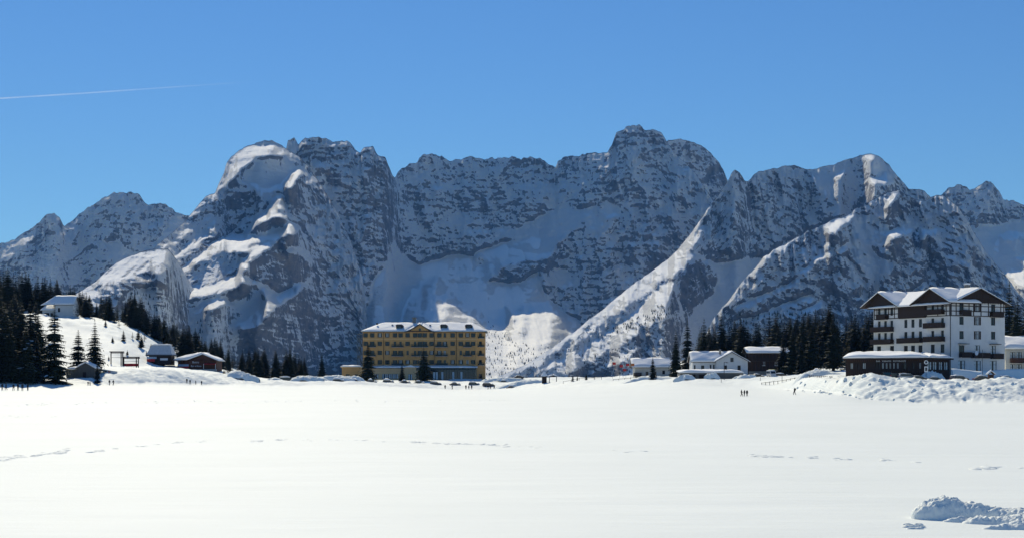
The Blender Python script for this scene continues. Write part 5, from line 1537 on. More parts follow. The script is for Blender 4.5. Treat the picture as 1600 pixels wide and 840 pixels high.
# shrubs poking through the snow of the meadow
for i, (px, D, h) in enumerate(((165, 600, 3), (176, 560, 2.4), (186, 615, 3.6), (193, 575, 4.6), (199, 540, 2), (207, 590, 3), (216, 600, 4.8), (221, 575, 5.2), (226, 610, 4.2), (229, 560, 2.2), (236, 590, 3.0), (242, 600, 2.6), (170, 520, 1.6), (248, 585, 2.2))):
    lb = ['leftmost dark bush on the sunlit meadow', 'low dark bush in the left part of the meadow', 'dark bush near the upper edge of the meadow', 'slim little spruce left of the meadow centre', 'low bush above the left timber frame', 'bush in the middle of the meadow', 'taller bush of the close pair right of the meadow centre', 'tallest little spruce on the sunlit meadow', 'little spruce just right of the tallest one on the meadow', 'low bush above the kiosk roof', 'round bush near the right end of the meadow', 'second last bush towards the right tip of the meadow', 'lowest bush, right above the timber frames', 'rightmost dark bush on the sunlit meadow'][i]
    tree(px, D, h, kind=(3, 4, LARCH)[i % 3], wide=2.0, label=lb, group='bushes on the sunlit meadow', cat='bush', name='bush')
# ---------------------------------------------------------------- people
M['skin'] = simple('skin', (0.42, 0.24, 0.17), .6, .05, 10)
for nm, col in (('black_cloth', (0.012, 0.012, 0.014)), ('navy_cloth', (0.015, 0.02, 0.05)), ('red_jacket', (0.42, 0.03, 0.025)), ('grey_jacket', (0.16, 0.16, 0.17)), ('orange_jacket', (0.40, 0.12, 0.03)), ('brown_cloth', (0.07, 0.045, 0.03))):
    M[nm] = simple(nm, col, .85, .2, 8)
def person_base(pose):
    """one continuous body grown over a joint skeleton; pose = offsets of the joints"""
    J = dict(pelvis=(0, 0, .95), waist=(0, 0, 1.12), chest=(0, 0, 1.36), neck=(0, 0, 1.50), head=(0, -.01, 1.60), top=(0, 0, 1.70),
             nose=(0, -.105, 1.60),
             sl=(-.19, 0, 1.42), el=(-.25, .02, 1.15), wl=(-.27, -.06, .90), hl=(-.27, -.09, .82), f1=(-.25, -.11, .75), f2=(-.28, -.12, .745), f3=(-.30, -.10, .76), tl=(-.235, -.13, .80),
             hipl=(-.10, 0, .90), kl=(-.11, -.02, .50), al=(-.12, .02, .10), ftl=(-.12, -.13, .045))
    for k in ('sl', 'el', 'wl', 'hl', 'f1', 'f2', 'f3', 'tl', 'hipl', 'kl', 'al', 'ftl'):
        x, y, z = J[k]; J[k+'R'] = (-x, y, z)
    for k, d in pose.items(): J[k] = tuple(a+b_ for a, b_ in zip(J[k], d))
    rad = dict(pelvis=.155, waist=.14, chest=.165, neck=.06, head=.098, top=.07, nose=.03, sl=.075, el=.055, wl=.042, hl=.038, f1=.012, f2=.013, f3=.011, tl=.014, hipl=.10, kl=.07, al=.055, ftl=.045)
    names = list(J); idx = {n: i for i, n in enumerate(names)}
    E = [('pelvis', 'waist'), ('waist', 'chest'), ('chest', 'neck'), ('neck', 'head'), ('head', 'top'), ('head', 'nose')]
    for s in ('', 'R'):
        E += [('chest', 'sl'+s), ('sl'+s, 'el'+s), ('el'+s, 'wl'+s), ('wl'+s, 'hl'+s), ('hl'+s, 'f1'+s), ('hl'+s, 'f2'+s), ('hl'+s, 'f3'+s), ('hl'+s, 'tl'+s), ('pelvis', 'hipl'+s), ('hipl'+s, 'kl'+s), ('kl'+s, 'al'+s), ('al'+s, 'ftl'+s)]
    me = bpy.data.meshes.new('body'); me.from_pydata([J[n] for n in names], [(idx[a], idx[b_]) for a, b_ in E], [])
    o = bpy.data.objects.new('person_base', me); C.objects.link(o)
    sk = o.modifiers.new('skin', 'SKIN'); sub = o.modifiers.new('sub', 'SUBSURF'); sub.levels = 1; sub.render_levels = 1
    for n in names:
        v = me.skin_vertices[0].data[idx[n]]; r = rad[n[:-1] if n.endswith('R') and n[:-1] in rad else n]; r *= 1.0 if n in ('head', 'top', 'nose') or n[0] in 'ft' else 1.28; v.radius = (r, r*.9)
        v.use_root = n == 'pelvis'
    dg = bpy.context.evaluated_depsgraph_get(); out = bpy.data.meshes.new_from_object(o.evaluated_get(dg))
    bpy.data.objects.remove(o)
    out.materials.clear()
    # slots: trousers, jacket, skin, hat, boots
    hz = J['head'][2]; nz = J['neck'][2]; cz = J['waist'][2]-.10
    for p in out.polygons:
        c = p.center; p.use_smooth = True
        arm = abs(c.x) > .165 and c.z > .7
        if c.z > hz+.035 and c.y > -.12: p.material_index = 3
        elif c.z > nz-.01: p.material_index = 2
        elif c.z > cz or (arm and c.z > J['wl'][2]-.01): p.material_index = 1
        elif arm: p.material_index = 2
        elif c.z < .14: p.material_index = 4
        else: p.material_index = 0
    return out
STAND = person_base({'kl': (0, -.05, 0), 'al': (0, .02, 0)})
WALK = person_base({'kl': (0, -.20, 0), 'al': (0, -.18, 0), 'ftl': (0, -.18, 0), 'klR': (0, .05, 0), 'alR': (0, .26, .03), 'ftlR': (0, .26, .02), 'el': (0, .10, 0), 'wl': (0, .16, .03), 'hl': (0, .17, .03), 'f1': (0, .17, .03), 'f2': (0, .17, .03), 'f3': (0, .17, .03), 'tl': (0, .17, .03),
    'elR': (0, -.10, .02), 'wlR': (0, -.2, .08), 'hlR': (0, -.22, .09), 'f1R': (0, -.22, .09), 'f2R': (0, -.22, .09), 'f3R': (0, -.22, .09), 'tlR': (0, -.22, .09)})
LEAN = person_base({'chest': (0, -.06, -.01), 'neck': (0, -.10, -.02), 'head': (0, -.12, -.03), 'top': (0, -.13, -.03), 'nose': (0, -.13, -.05), 'sl': (0, -.06, 0), 'slR': (0, -.06, 0), 'el': (-.05, -.12, .03), 'elR': (.05, -.12, .03),
    'wl': (.10, -.26, .16), 'hl': (.13, -.28, .20), 'f1': (.14, -.29, .22), 'f2': (.14, -.29, .22), 'f3': (.14, -.29, .22), 'tl': (.13, -.28, .22), 'kl': (-.03, -.06, 0), 'klR': (.05, -.02, 0), 'al': (-.06, -.02, 0), 'alR': (.07, .06, 0), 'ftl': (-.08, -.02, 0), 'ftlR': (.09, .06, 0)})
def person(px, D, h, pose, mats, rz, label, group=None, dz=0.0):
    me = pose.copy(); me.materials.clear()
    for m in mats: me.materials.append(M[m])
    o = bpy.data.objects.new('person', me); C.objects.link(o)
    o.location = at(px, D, dz-.03); o.rotation_euler = (0, 0, rz); s = h/1.74; o.scale = (s, s, s)
    tag(o, label, 'person', group); return o
B, NV, RD, GR, OR, BR = 'black_cloth', 'navy_cloth', 'red_jacket', 'grey_jacket', 'orange_jacket', 'brown_cloth'
pp = [
 (3.5, 374, 1.78, STAND, (B, OR, 'skin', B, B), .4, 'person in a reddish orange jacket, leftmost of the group at the left edge'),
 (9.5, 376, 1.85, WALK, (B, GR, 'skin', 'white', B), -1.2, 'person in grey with a pale hat, second from the left edge of the photo'),
 (21, 374, 1.70, LEAN, (B, B, 'skin', B, B), .2, 'person in black standing with legs apart in the left group'),
 (28, 376, 1.80, STAND, (B, GR, 'skin', GR, B), 2.8, 'person in a grey jacket between the black and the red jacket'),
 (35, 375, 1.82, STAND, (B, RD, 'skin', B, B), .1, 'person in a red jacket near the right end of the left group'),
 (43.5, 377, 1.72, STAND, (B, NV, 'skin', B, B), -.5, 'person in dark navy, rightmost of the group at the left edge'),
 (137.5, 424, 1.3, LEAN, (B, B, 'skin', B, B), .5, 'left one of two crouching dark figures in front of the grey hut'),
 (140.8, 424, 1.2, LEAN, (B, NV, 'skin', B, B), -.6, 'right one of two crouching dark figures in front of the grey hut'),
 (171, 432, 1.62, WALK, (B, B, 'skin', B, B), 1.2, 'left one of two dark walkers right of the grey hut'),
 (177, 432, 1.66, WALK, (B, GR, 'skin', B, B), 1.4, 'right one of two dark walkers right of the grey hut'),
 (292, 476, 1.5, STAND, (B, B, 'skin', 'white', B), 0, 'dark figure with a pale hood below the brown chalet, leftmost of four'),
 (297, 476, 1.5, STAND, (B, NV, 'skin', B, B), .6, 'dark figure below the brown chalet, second from the left of four'),
 (305.8, 476, 1.5, STAND, (B, B, 'skin', B, B), 2, 'dark figure below the sign of the brown chalet, third of four'),
 (315, 477, 1.5, STAND, (B, B, 'skin', B, B), -.4, 'dark figure below the red awning, rightmost of four'),
 (695.5, 556, 1.75, STAND, (B, NV, 'skin', B, B), .3, 'dark figure in the snow under the right veranda, first from the left'),
 (706.5, 556, 1.75, WALK, (B, B, 'skin', B, B), 1.3, 'dark walker in front of the glazed veranda, second from the left'),
 (728, 555, 1.80, STAND, (B, B, 'skin', B, B), 0, 'person in black left of the red jacket before the yellow hotel'),
 (732.5, 555, 1.65, STAND, (GR, GR, 'skin', B, B), .3, 'person in pale grey beside the red jacket before the yellow hotel'),
 (737, 555, 1.78, STAND, (B, RD, 'skin', B, B), -.3, 'person in a red jacket before the right corner of the yellow hotel'),
 (762.5, 553, 1.80, WALK, (B, GR, 'skin', B, B), 1.0, 'person in grey right of the yellow hotel, leftmost of three'),
 (766.3, 552, 2.0, STAND, (B, B, 'skin', B, B), .1, 'tallest person in black right of the yellow hotel, middle of three'),
 (772.5, 553, 1.85, WALK, (B, NV, 'skin', B, B), -1.0, 'dark walker right of the yellow hotel, rightmost of three'),
 (1158.6, 345, 1.66, WALK, (B, B, 'skin', B, B), 1.3, 'person in black on the open snow, leftmost of the three together'),
 (1162.8, 345, 1.58, LEAN, (B, BR, 'skin', B, B), 1.0, 'person in dark brown on the open snow, middle of the three together'),
 (1167.2, 346, 1.52, STAND, (B, NV, 'skin', B, B), .2, 'person in dark navy on the open snow, rightmost of the three together'),
 (1241.5, 343, 1.72, WALK, (B, B, 'skin', B, B), -1.2, 'lone person in black walking on the open snow below the dark forest'),
]
for px, D, h, pose, mats, rz, lab in pp: person(px, D, h, pose, mats, rz, lab)
# rucksack of the lone walker
bk = MB().prism([(-.16, -.1, 0), (.16, -.1, 0), (.17, .1, .05), (-.17, .1, .05)], (0, 0, .46)).build('rucksack', M['brown_cloth'], None, .05)
bk.location = at(1242.6, 343, 1.02); tag(bk, 'brown rucksack on the back of the lone walker', 'rucksack')

# ---------------------------------------------------------------- cars
def paint(name, col):
    m, nt, b = new_mat(name); f = noise(nt, mapping(nt), 2.0, 4, .6)
    nt.links.new(ramp(nt, f, [(.3, tuple(c*.85 for c in col)), (.7, col)]), b.inputs['Base Color'])
    b.inputs['Roughness'].default_value = .3; b.inputs['Coat Weight'].default_value = .5; return m
PAINT = [paint('dark_blue_paint', (0.02, 0.03, 0.06)), paint('black_paint', (0.015, 0.015, 0.018)), paint('silver_paint', (0.35, 0.36, 0.38)), paint('brown_paint', (0.08, 0.05, 0.035)), paint('dark_green_car_paint', (0.02, 0.05, 0.05)), paint('white_paint', (0.6, 0.6, 0.6))]
M['tyre'] = simple('tyre_rubber', (0.015, 0.015, 0.016), .9, .2, 20)
M['lamp'] = simple('lamp_glass', (0.5, 0.5, 0.48), .2, .05, 5)
def car_meshes(kind):
    if kind == 'van': prof = [(-2.3, .35), (2.25, .35), (2.35, .8), (2.2, 1.15), (1.75, 1.9), (1.4, 2.05), (-2.25, 2.1), (-2.35, 1.9), (-2.38, .6)]; L = [(1.62, 1.25), (1.85, 1.30), (1.45, 1.88), (-2.1, 1.92), (-2.1, 1.2)]
    elif kind == 'estate': prof = [(-2.1, .32), (2.1, .32), (2.2, .65), (2.0, .88), (1.15, 1.0), (.45, 1.44), (-1.85, 1.46), (-2.15, .95), (-2.2, .5)]; L = [(1.0, 1.0), (.42, 1.38), (-1.75, 1.40), (-1.95, .98)]
    else: prof = [(-2.0, .32), (2.0, .32), (2.1, .6), (1.95, .85), (1.05, .97), (.35, 1.40), (-1.0, 1.42), (-1.75, 1.0), (-2.05, .92), (-2.1, .5)]; L = [(.92, .98), (.32, 1.34), (-.95, 1.36), (-1.5, 1.0)]
    W = .85
    body = MB().prism([(x, -W, z) for x, z in prof], (0, 2*W, 0))
    win = MB().prism([(x, -W-.012, z) for x, z in L], (0, .01, 0)).prism([(x, W+.002, z) for x, z in L], (0, .01, 0))
    a, b_ = (1.15, 1.0), (.45, 1.44)
    if kind == 'van': a, b_ = (2.18, 1.2), (1.78, 1.86)
    elif kind == 'sedan': a, b_ = (1.03, .985), (.37, 1.39)
    win.face([(a[0]+.02, -.72, a[1]+.03), (a[0]+.02, .72, a[1]+.03), (b_[0]+.04, .66, b_[1]), (b_[0]+.04, -.66, b_[1])])
    top = max(z for x, z in prof); rx = [x for x, z in prof if z > top-.1]
    return body, win, top, min(rx), max(rx)
def car(px, D, kind, col, rz, label, snow=.35, sink=.35, group=None):
    r = empty('parked_car', at(px, D, -sink), rz, label, 'van' if kind == 'van' else 'car', group)
    body, win, top, x0, x1 = car_meshes(kind)
    body.build('body', PAINT[col], r, .06); win.build('windows', M['glass'], r)
    for x in (-1.3, 1.3):
        for y in (-.8, .8):
            w = MB().cyl((x, y-.1, .32), .32, .2, 16, axis='Y').build('wheel', M['tyre'], r)
            MB().cyl((x, y-.115, .32), .19, .23, 12, axis='Y').build('rim', M['metal'], w)
    fx_ = 2.12 if kind != 'van' else 2.3
    for y in (-.6, .6): MB().box(fx_-.06, y-.16, .6, fx_+.05, y+.16, .76).build('headlight', M['lamp'], r)
    for y in (-.65, .65): MB().box(-fx_-.06, y-.12, .72, -fx_+.05, y+.12, .9).build('tail_light', M['red'], r)
    if snow:
        snow_slab(r, [(x0-.05, -.74, top), (x1+.05, -.74, top), (x1+.05, .74, top), (x0-.05, .74, top)], snow, 'snow_cap', seed=int(px))
        if kind != 'van': snow_slab(r, [(1.2, -.72, 1.0), (2.0, -.72, .9), (2.0, .72, .9), (1.2, .72, 1.0)], snow*.8, 'snow_cap', seed=int(px)+1)
    return r
cars = [
 (447, 545, 'van', 1, .2, 'dark van with a thick cap of snow in front of the thin forest', .5, .3),
 (529, 548, 'estate', 3, .1, 'snowed in brown car below the annex of the yellow hotel', .6, .7),
 (555, 556, 'sedan', 1, -.1, 'snowed in black car left of the first spruce by the yellow hotel', .6, .75),
 (580, 562, 'sedan', 0, .15, 'snowed in dark blue car at the foot of the left spruce by the yellow hotel', .6, .75),
 (607, 566, 'estate', 3, 0, 'snowed in brown car between the left and the smallest spruce', .6, .7),
 (633, 568, 'sedan', 1, .2, 'snowed in black car just right of the smallest spruce', .5, .6),
 (655, 572, 'sedan', 4, .1, 'snowed in dark green car at the foot of the widest spruce', .5, .6),
 (681, 572, 'estate', 1, -.1, 'black car in the snow right of the widest spruce', .4, .5),
 (711, 572, 'sedan', 1, .15, 'black car in the snow behind the second walker', .4, .5),
 (741, 570, 'estate', 4, 0, 'dark green car in the snow behind the red jacket', .4, .5),
 (763, 566, 'estate', 1, .25, 'black car behind the three people right of the yellow hotel', .4, .4),
 (788, 585, 'sedan', 0, 0, 'dark blue car deep in snow, farther back right of the yellow hotel', .5, .7),
 (811, 640, 'sedan', 1, .2, 'small far black car at the bend right of the yellow hotel', .3, .2),
 (800, 553, 'sedan', 3, .1, 'brown car almost buried in the low snow bank right of the hotel', .5, .9),
 (1205, 452, 'van', 5, -1.45, 'white van parked below the yellow sign of the dark chalet', .25, .35),
 (1184, 456, 'sedan', 1, .2, 'dark car beside the white van in front of the dark chalet', .3, .5),
 (1222, 458, 'estate', 0, -.1, 'dark blue car right of the white van', .3, .5),
 (1281, 392, 'estate', 1, .12, 'car wrapped in a high mound of snow left of the restaurant pavilion', .9, .4),
 (1385, 333, 'estate', 4, 1.45, 'dark green car with a shining windscreen before the pavilion sign', .0, .2),
 (1399, 332, 'sedan', 1, .1, 'black car in the shade before the pavilion, between green and silver cars', .0, .3),
 (1418, 331, 'estate', 2, .1, 'silver estate car before the right part of the pavilion', .15, .25),
 (1436, 330, 'sedan', 1, .05, 'black car right of the silver estate car', .1, .4),
 (1462, 332, 'sedan', 0, -.1, 'dark blue car beside the corner of the pavilion under a blue shaded snow heap', .3, .5),
 (1499, 330, 'estate', 1, .5, 'black car spattered with snow in front of the white hotel', .25, .35),
 (1536, 330, 'sedan', 1, 0, 'black car left of the little snow capped wayside shrine', .25, .5),
 (1572, 331, 'sedan', 1, .1, 'dark low car buried in snow right of the wayside shrine', .5, .6),
]
for c in cars: car(*c[:6], snow=c[6], sink=c[7])

# ---------------------------------------------------------------- small things along the shore
def heap(name, px, D, w, d, h, label, cat='snow heap', seed=0, rot=0.0, rough=.35, mat='snow', group=None, n=26):
    xs = np.linspace(-1, 1, n); X, Y = np.meshgrid(xs, xs)
    r = np.sqrt(X**2+Y**2); a = np.arctan2(Y, X)
    edge = 1+.18*np.sin(a*3+seed)+.1*np.sin(a*5+seed*2)
    Z = np.clip(1-(r/edge)**2, 0, None)**.7*h
    Z = Z*(1+rough*fbm(X*w/2+seed*7, Y*d/2, 1.6, 4, .6, True, seed)*1.2)-.25*np.clip(r-.75, 0, 1)*h-.12
    c, s_ = math.cos(rot), math.sin(rot)
    gx, gy = X*w/2*c-Y*d/2*s_, X*w/2*s_+Y*d/2*c
    A = at(px, D); wx_, wy_ = (gx+A.x).ravel(), (gy+A.y).ravel(); pxx = 800+wx_/wy_*FOC
    Z = Z+((ground_base(pxx, wy_)+ground_detail(pxx, wy_, wx_, wy_)).reshape(Z.shape)-A.z)
    o = grid_mesh(name, gx, gy, Z, M[mat]); o.location = A
    tag(o, label, cat, group); return o
hp = [(476, 545, 14, 8, 2.9, 'high rounded snow heap right of the snowed in van'), (463, 548, 9, 6, 2.2, 'lower snow heap leaning on the high one right of the van'), (494, 552, 10, 6, 1.8, 'long low snow heap before the lone spruce'),
 (525, 556, 16, 8, 3.0, 'big smooth snow heap under the annex of the yellow hotel'), (553, 575, 10, 6, 2.6, 'snow heap between the annex and the left spruce'), (432, 538, 7, 5, 1.2, 'small snow heap left of the van'),
 (378, 515, 12, 9, 3.0, 'lumpy snow heap right of the brown chalet with branches sticking out'), (785, 600, 20, 8, 2.4, 'flat white snow heap right of the yellow hotel'), (815, 560, 22, 9, 2.4, 'wide curved snow bank beside the road right of the hotel'),
 (1012, 478, 16, 7, 1.6, 'low snow heap round the small spruce before the long white house'), (1070, 449, 7, 4, 2.3, 'snow heap with brown clods at the left end of the garage wall'), (1113, 450, 5, 4, 2.6, 'tall snow heap on the middle of the garage wall'),
 (1163, 448, 7, 4, 1.5, 'snow heap at the right end of the garage wall'), (1455, 336, 6, 4, 2.6, 'blue shaded snow heap at the corner of the restaurant pavilion'), (1275, 387, 13, 7, 2.2, 'snow mound wrapped round the parked car left of the pavilion')]
for i, (px, D, w, d, h, lab) in enumerate(hp): heap('snow_heap', px, D, w, d, h*.58, lab, seed=i+1.0, rough=.5, n=32)
# snow wall in the shade in front of the white hotel
p = at(1486, 337); q = at(1606, 337)
n = 60; m = MB(); top = []; bot = []
rg = random.Random(4)
xs = np.linspace(p.x, q.x, n)
X = np.repeat(xs[None, :], 9, 0); T = np.linspace(0, 1, 9)[:, None]
Y = 334.5+T*3.2+0*X+fbm(X, X*0+3, 4, 3, .5, False, 3.)*.5
Z = gz(1540, 335)-.4+2.9*np.sin(np.clip(T*1.5, 0, 1)*1.57)*(.9+.1*np.sin(X*.4))+fbm(X, Y, 2.5, 3, .5, False, 8.)*.25
o = grid_mesh('snow_wall', X, Y, Z, M['snow']); tag(o, 'ploughed wall of snow in blue shade along the foot of the white hotel', 'snow wall')
# wayside shrine
r = empty('wayside_shrine', at(1548, 316, -.3), R(10), 'tiny wooden wayside shrine with a snow capped gable on the right bank', 'shrine')
MB().box(-.09, -.09, 0, .09, .09, 1.2).build('post', M['wood'], r)
MB().box(-.55, -.3, 1.2, .55, .3, 2.0).build('case', M['redwood'], r); MB().box(-.4, -.33, 1.3, .4, -.304, 1.9).build('niche', M['wood'], r)
MB().prism([(-.85, -.45, 2.0), (0, -.45, 2.65), (0, -.45, 2.55), (-.75, -.45, 1.97)], (0, .9, 0)).prism([(.85, -.45, 2.0), (0, -.45, 2.65), (0, -.45, 2.55), (.75, -.45, 1.97)], (0, .9, 0)).build('roof', M['wood'], r)
snow_slab(r, [(-.9, -.5, 2.03), (-.9, .5, 2.03), (0, .5, 2.68), (0, -.5, 2.68)], .3, seed=1); snow_slab(r, [(.9, .5, 2.03), (.9, -.5, 2.03), (0, -.5, 2.68), (0, .5, 2.68)], .3, seed=2)
# poles, signs, flags
def pole(px, D, h, name, label, cat, r_=.06, group=None, extra=None):
    o = empty(name, at(px, D, -.3), 0, label, cat, group); MB().cyl((0, 0, 0), r_, h, 8).build('pole', M['metal'], o)
    if extra: extra(o, h)
    return o
def lamp(o, h):
    MB().box(-.05, -.05, h-.15, .9, .05, h-.03).build('arm', M['metal'], o); MB().box(.6, -.14, h-.3, 1.25, .14, h-.153).build('lamp_head', M['metal'], o)
pole(1131.5, 446, 5.6, 'street_lamp', 'dark street lamp in front of the gable of the white house', 'street lamp', .09, extra=lamp)
pole(1535, 331, 7.0, 'flagpole', 'bare thin pole before the ground floor of the white hotel', 'pole', .05)
pole(929.5, 520, 9.5, 'street_lamp', 'tall thin street lamp by the road left of the flags', 'street lamp', .07, extra=lamp)
pole(423, 545, 5.5, 'street_lamp', 'thin street lamp left of the snowed in van', 'street lamp', .06, extra=lamp)
def rsign(o, h):
    MB().cyl((0, -.08, h-.45), .42, .05, 18, axis='Y').build('round_sign', M['letter'], o); MB().cyl((0, -.1, h-.45), .27, .018, 14, axis='Y').build('sign_centre', M['metal'], o)
    MB().box(-.38, -.1, h-2.5, .38, -.05, h-1.35).build('square_sign', M['letter'], o); MB().box(-.22, -.13, h-2.3, .22, -.104, h-1.55).build('sign_symbol', M['metal'], o)
pole(1447, 322, 4.4, 'road_sign', 'grey signpost with a round sign over a square one at the pavilion corner', 'road sign', .05, extra=rsign)
for i, (px, py, colr) in enumerate(((957, 567.5, 'red'), (968, 571.5, 'red'), (973.5, 577.5, 'red'), (978, 569.5, 'red'), (986, 569.5, 'orange_jacket'))):
    D = 510; hh = CAMZ+(HY-py)/FOC*D-gz(px, D)+.9
    nm = ('highest red flag, leftmost of the row by the long white house', 'second red flag from the left by the long white house', 'lowest of the red flags by the long white house', 'fourth red flag from the left by the long white house', 'orange flag nearest to the long white house')[i]
    o = pole(px, D, hh, 'flag', nm, 'flag', .035, 'flags by the long white house')
    g = []
    X, Z = np.meshgrid(np.linspace(0, 1.1, 9), np.linspace(0, .85, 5)); Yv = np.sin(X*5+i)*.12
    f_ = grid_mesh('cloth', X+.04, Yv, Z+hh-.95, M[colr]); f_.parent = o; f_.location = (0, 0, 0)
    sol = f_.modifiers.new('thickness', 'SOLIDIFY'); sol.thickness = .02
# kiosk with a snow cone roof and the shelter beside it
r = empty('snow_capped_kiosk', at(850.5, 540, -.3), 0, 'small dark wooden tower kiosk under a cone of snow by the road', 'kiosk')
MB().box(-.85, -.8, 0, .85, .8, 2.6).build('wall', M['wood'], r); MB().prism([(-1.3, -1.2, 2.61), (1.3, -1.2, 2.61), (1.3, 1.2, 2.61), (-1.3, 1.2, 2.61)], (0, 0, .2)).build('roof', M['wood'], r)
MB().cyl((0, 0, 2.82), 1.35, 1.7, 14, .25).build('roof_snow', M['rsnow'], r, .2)
r = empty('roofed_shelter', at(864, 545, -.3), 0, 'little open shelter on posts with a thick snow roof right of the kiosk', 'shelter')
for x in (-1.3, 1.3):
    for y in (-.8, .8): MB().box(x-.1, y-.1, 0, x+.1, y+.1, 2.2).build('post', M['greywood'], r)
MB().prism([(-1.9, -1.2, 2.2), (1.9, -1.2, 2.2), (0, -1.2, 2.75)], (0, 2.4, 0)).build('roof', M['wood'], r)
snow_slab(r, [(-1.9, 1.2, 2.25), (-1.9, -1.2, 2.25), (0, -1.2, 2.8), (0, 1.2, 2.8)], .4, seed=3); snow_slab(r, [(1.9, -1.2, 2.25), (1.9, 1.2, 2.25), (0, 1.2, 2.8), (0, -1.2, 2.8)], .4, seed=4)
# low rails half buried in snow
def rail(name, pts, label, cat='fence', h=.9, step=2.5, mat='wood'):
    a = at(*pts[0]); o = empty(name, a, 0, label, cat)
    pr = None; P = [at(px, D)-a for px, D in pts]
    for s, e in zip(P[:-1], P[1:]):
        n = max(1, int((e-s).length/step))
        for i in range(n+1):
            q = s.lerp(e, i/n); MB().box(q.x-.06, q.y-.06, q.z-.4, q.x+.06, q.y+.06, q.z+h).build('post', M[mat], o)
            if pr is not None and (q-pr).length > .1: MB().bar(pr+Vector((0, 0, h*.75)), q+Vector((0, 0, h*.75)), .045).build('rail', M[mat], o)
            pr = q
    return o
rail('shore_fence', [(1190, 414), (1222, 400), (1262, 384), (1300, 352)], 'low dark rail fence along the shore below the forest on the right', h=.55)
rail('roadside_fence', [(880, 520), (905, 520), (940, 515)], 'dark snow topped fence by the road beside the small spruces', h=1.0)
rail('snow_fence', [(958, 498), (985, 492), (998, 490)], 'low dark railing in the snow below the flags', h=.6)
r_ = pole(1222, 402, 2.4, 'marker_post', 'single thin marker post at the left end of the shore fence', 'post', .07)
for px, D in ((1127, 432), (1188, 421)): pole(px, D, 1.3, 'marker_post', 'short thin marker post in the snow below the white house', 'post', .06, 'short posts below the white house')
BL = ['low spruce bush nearest to the brown chalet', 'bare bush with upright twigs just right of the brown chalet', 'dark bush in the middle of the lumpy heap', 'bare bush right of the middle of the lumpy heap', 'tallest dark bush behind the lumpy heap', 'rightmost bare bush beside the lumpy heap']
for i, (px, D) in enumerate(((350, 522), (353, 524), (360, 520), (366, 522), (356, 518), (371, 521))):
    tree(px, D, 2.0+(i % 3)*.5, kind=LARCH if i % 2 else 3, wide=2.6, label=BL[i], group='bushes right of the brown chalet', cat='bush', name='bush')

# ---------------------------------------------------------------- foreground: snow mound, tracks and clods
def mound():
    nx, ny = 300, 200
    X, Y = np.meshgrid(np.linspace(-3.2, 7.2, nx), np.linspace(-4.4, 2.2, ny))
    cx, cy = (1480-800)/FOC*53.0, 53.0
    def hump(x, y, sx, sy, h, rot=0.0):
        c, s_ = math.cos(rot), math.sin(rot); u = ((X-x)*c+(Y-y)*s_)/sx; v = (-(X-x)*s_+(Y-y)*c)/sy
        return h*np.clip(1-u*u-v*v, 0, None)**.8
    Z = np.maximum.reduce([hump(-.15, .0, 1.15, .75, .72), hump(.85, -.1, 1.2, .6, .5, -.25), hump(1.9, -.45, 1.1, .55, .38, -.3), hump(2.8, -.75, 1.2, .6, .42, -.25), hump(4.2, -1.2, 1.6, .8, .36, -.2), hump(2.4, -1.9, 1.6, .7, .26, -.1), hump(.9, -1.6, .9, .5, .16), hump(3.3, -2.5, 1.3, .7, .3, -.2), hump(4.9, -2.2, 1.3, .8, .34, -.2), hump(5.6, -3.2, 1.3, .6, .3), hump(1.9, -2.7, .8, .4, .14), hump(1.2, -3.4, 1.1, .3, .1), hump(6.0, -1.6, 1.1, .6, .25), hump(.2, -1.25, .8, .28, .10, -.15)])
    W = sstep(0, .12, Z)
    cl = fbm(X, Y, .75, 4, .6, True, 71.)*.12+np.abs(fbm(X, Y, .32, 3, .6, False, 72.))*.15+fbm(X, Y, .16, 3, .6, False, 73.)*.05
    Z = Z+W*cl-.06+.04*sstep(0, .05, Z)
    e = np.minimum(np.minimum(X+3.2, 7.2-X)/.8, np.minimum(Y+4.4, 2.2-Y)/.6)
    Z = Z*sstep(0, 1, e)-.05*(1-sstep(0, 1, e))
    o = grid_mesh('snow_mound', X, Y, Z, M['snow']); o.location = (cx, cy, gz(1480, 53))
    tag(o, 'rough lumpy mound of broken snow in the foreground at the lower right', 'snow mound')
mound()
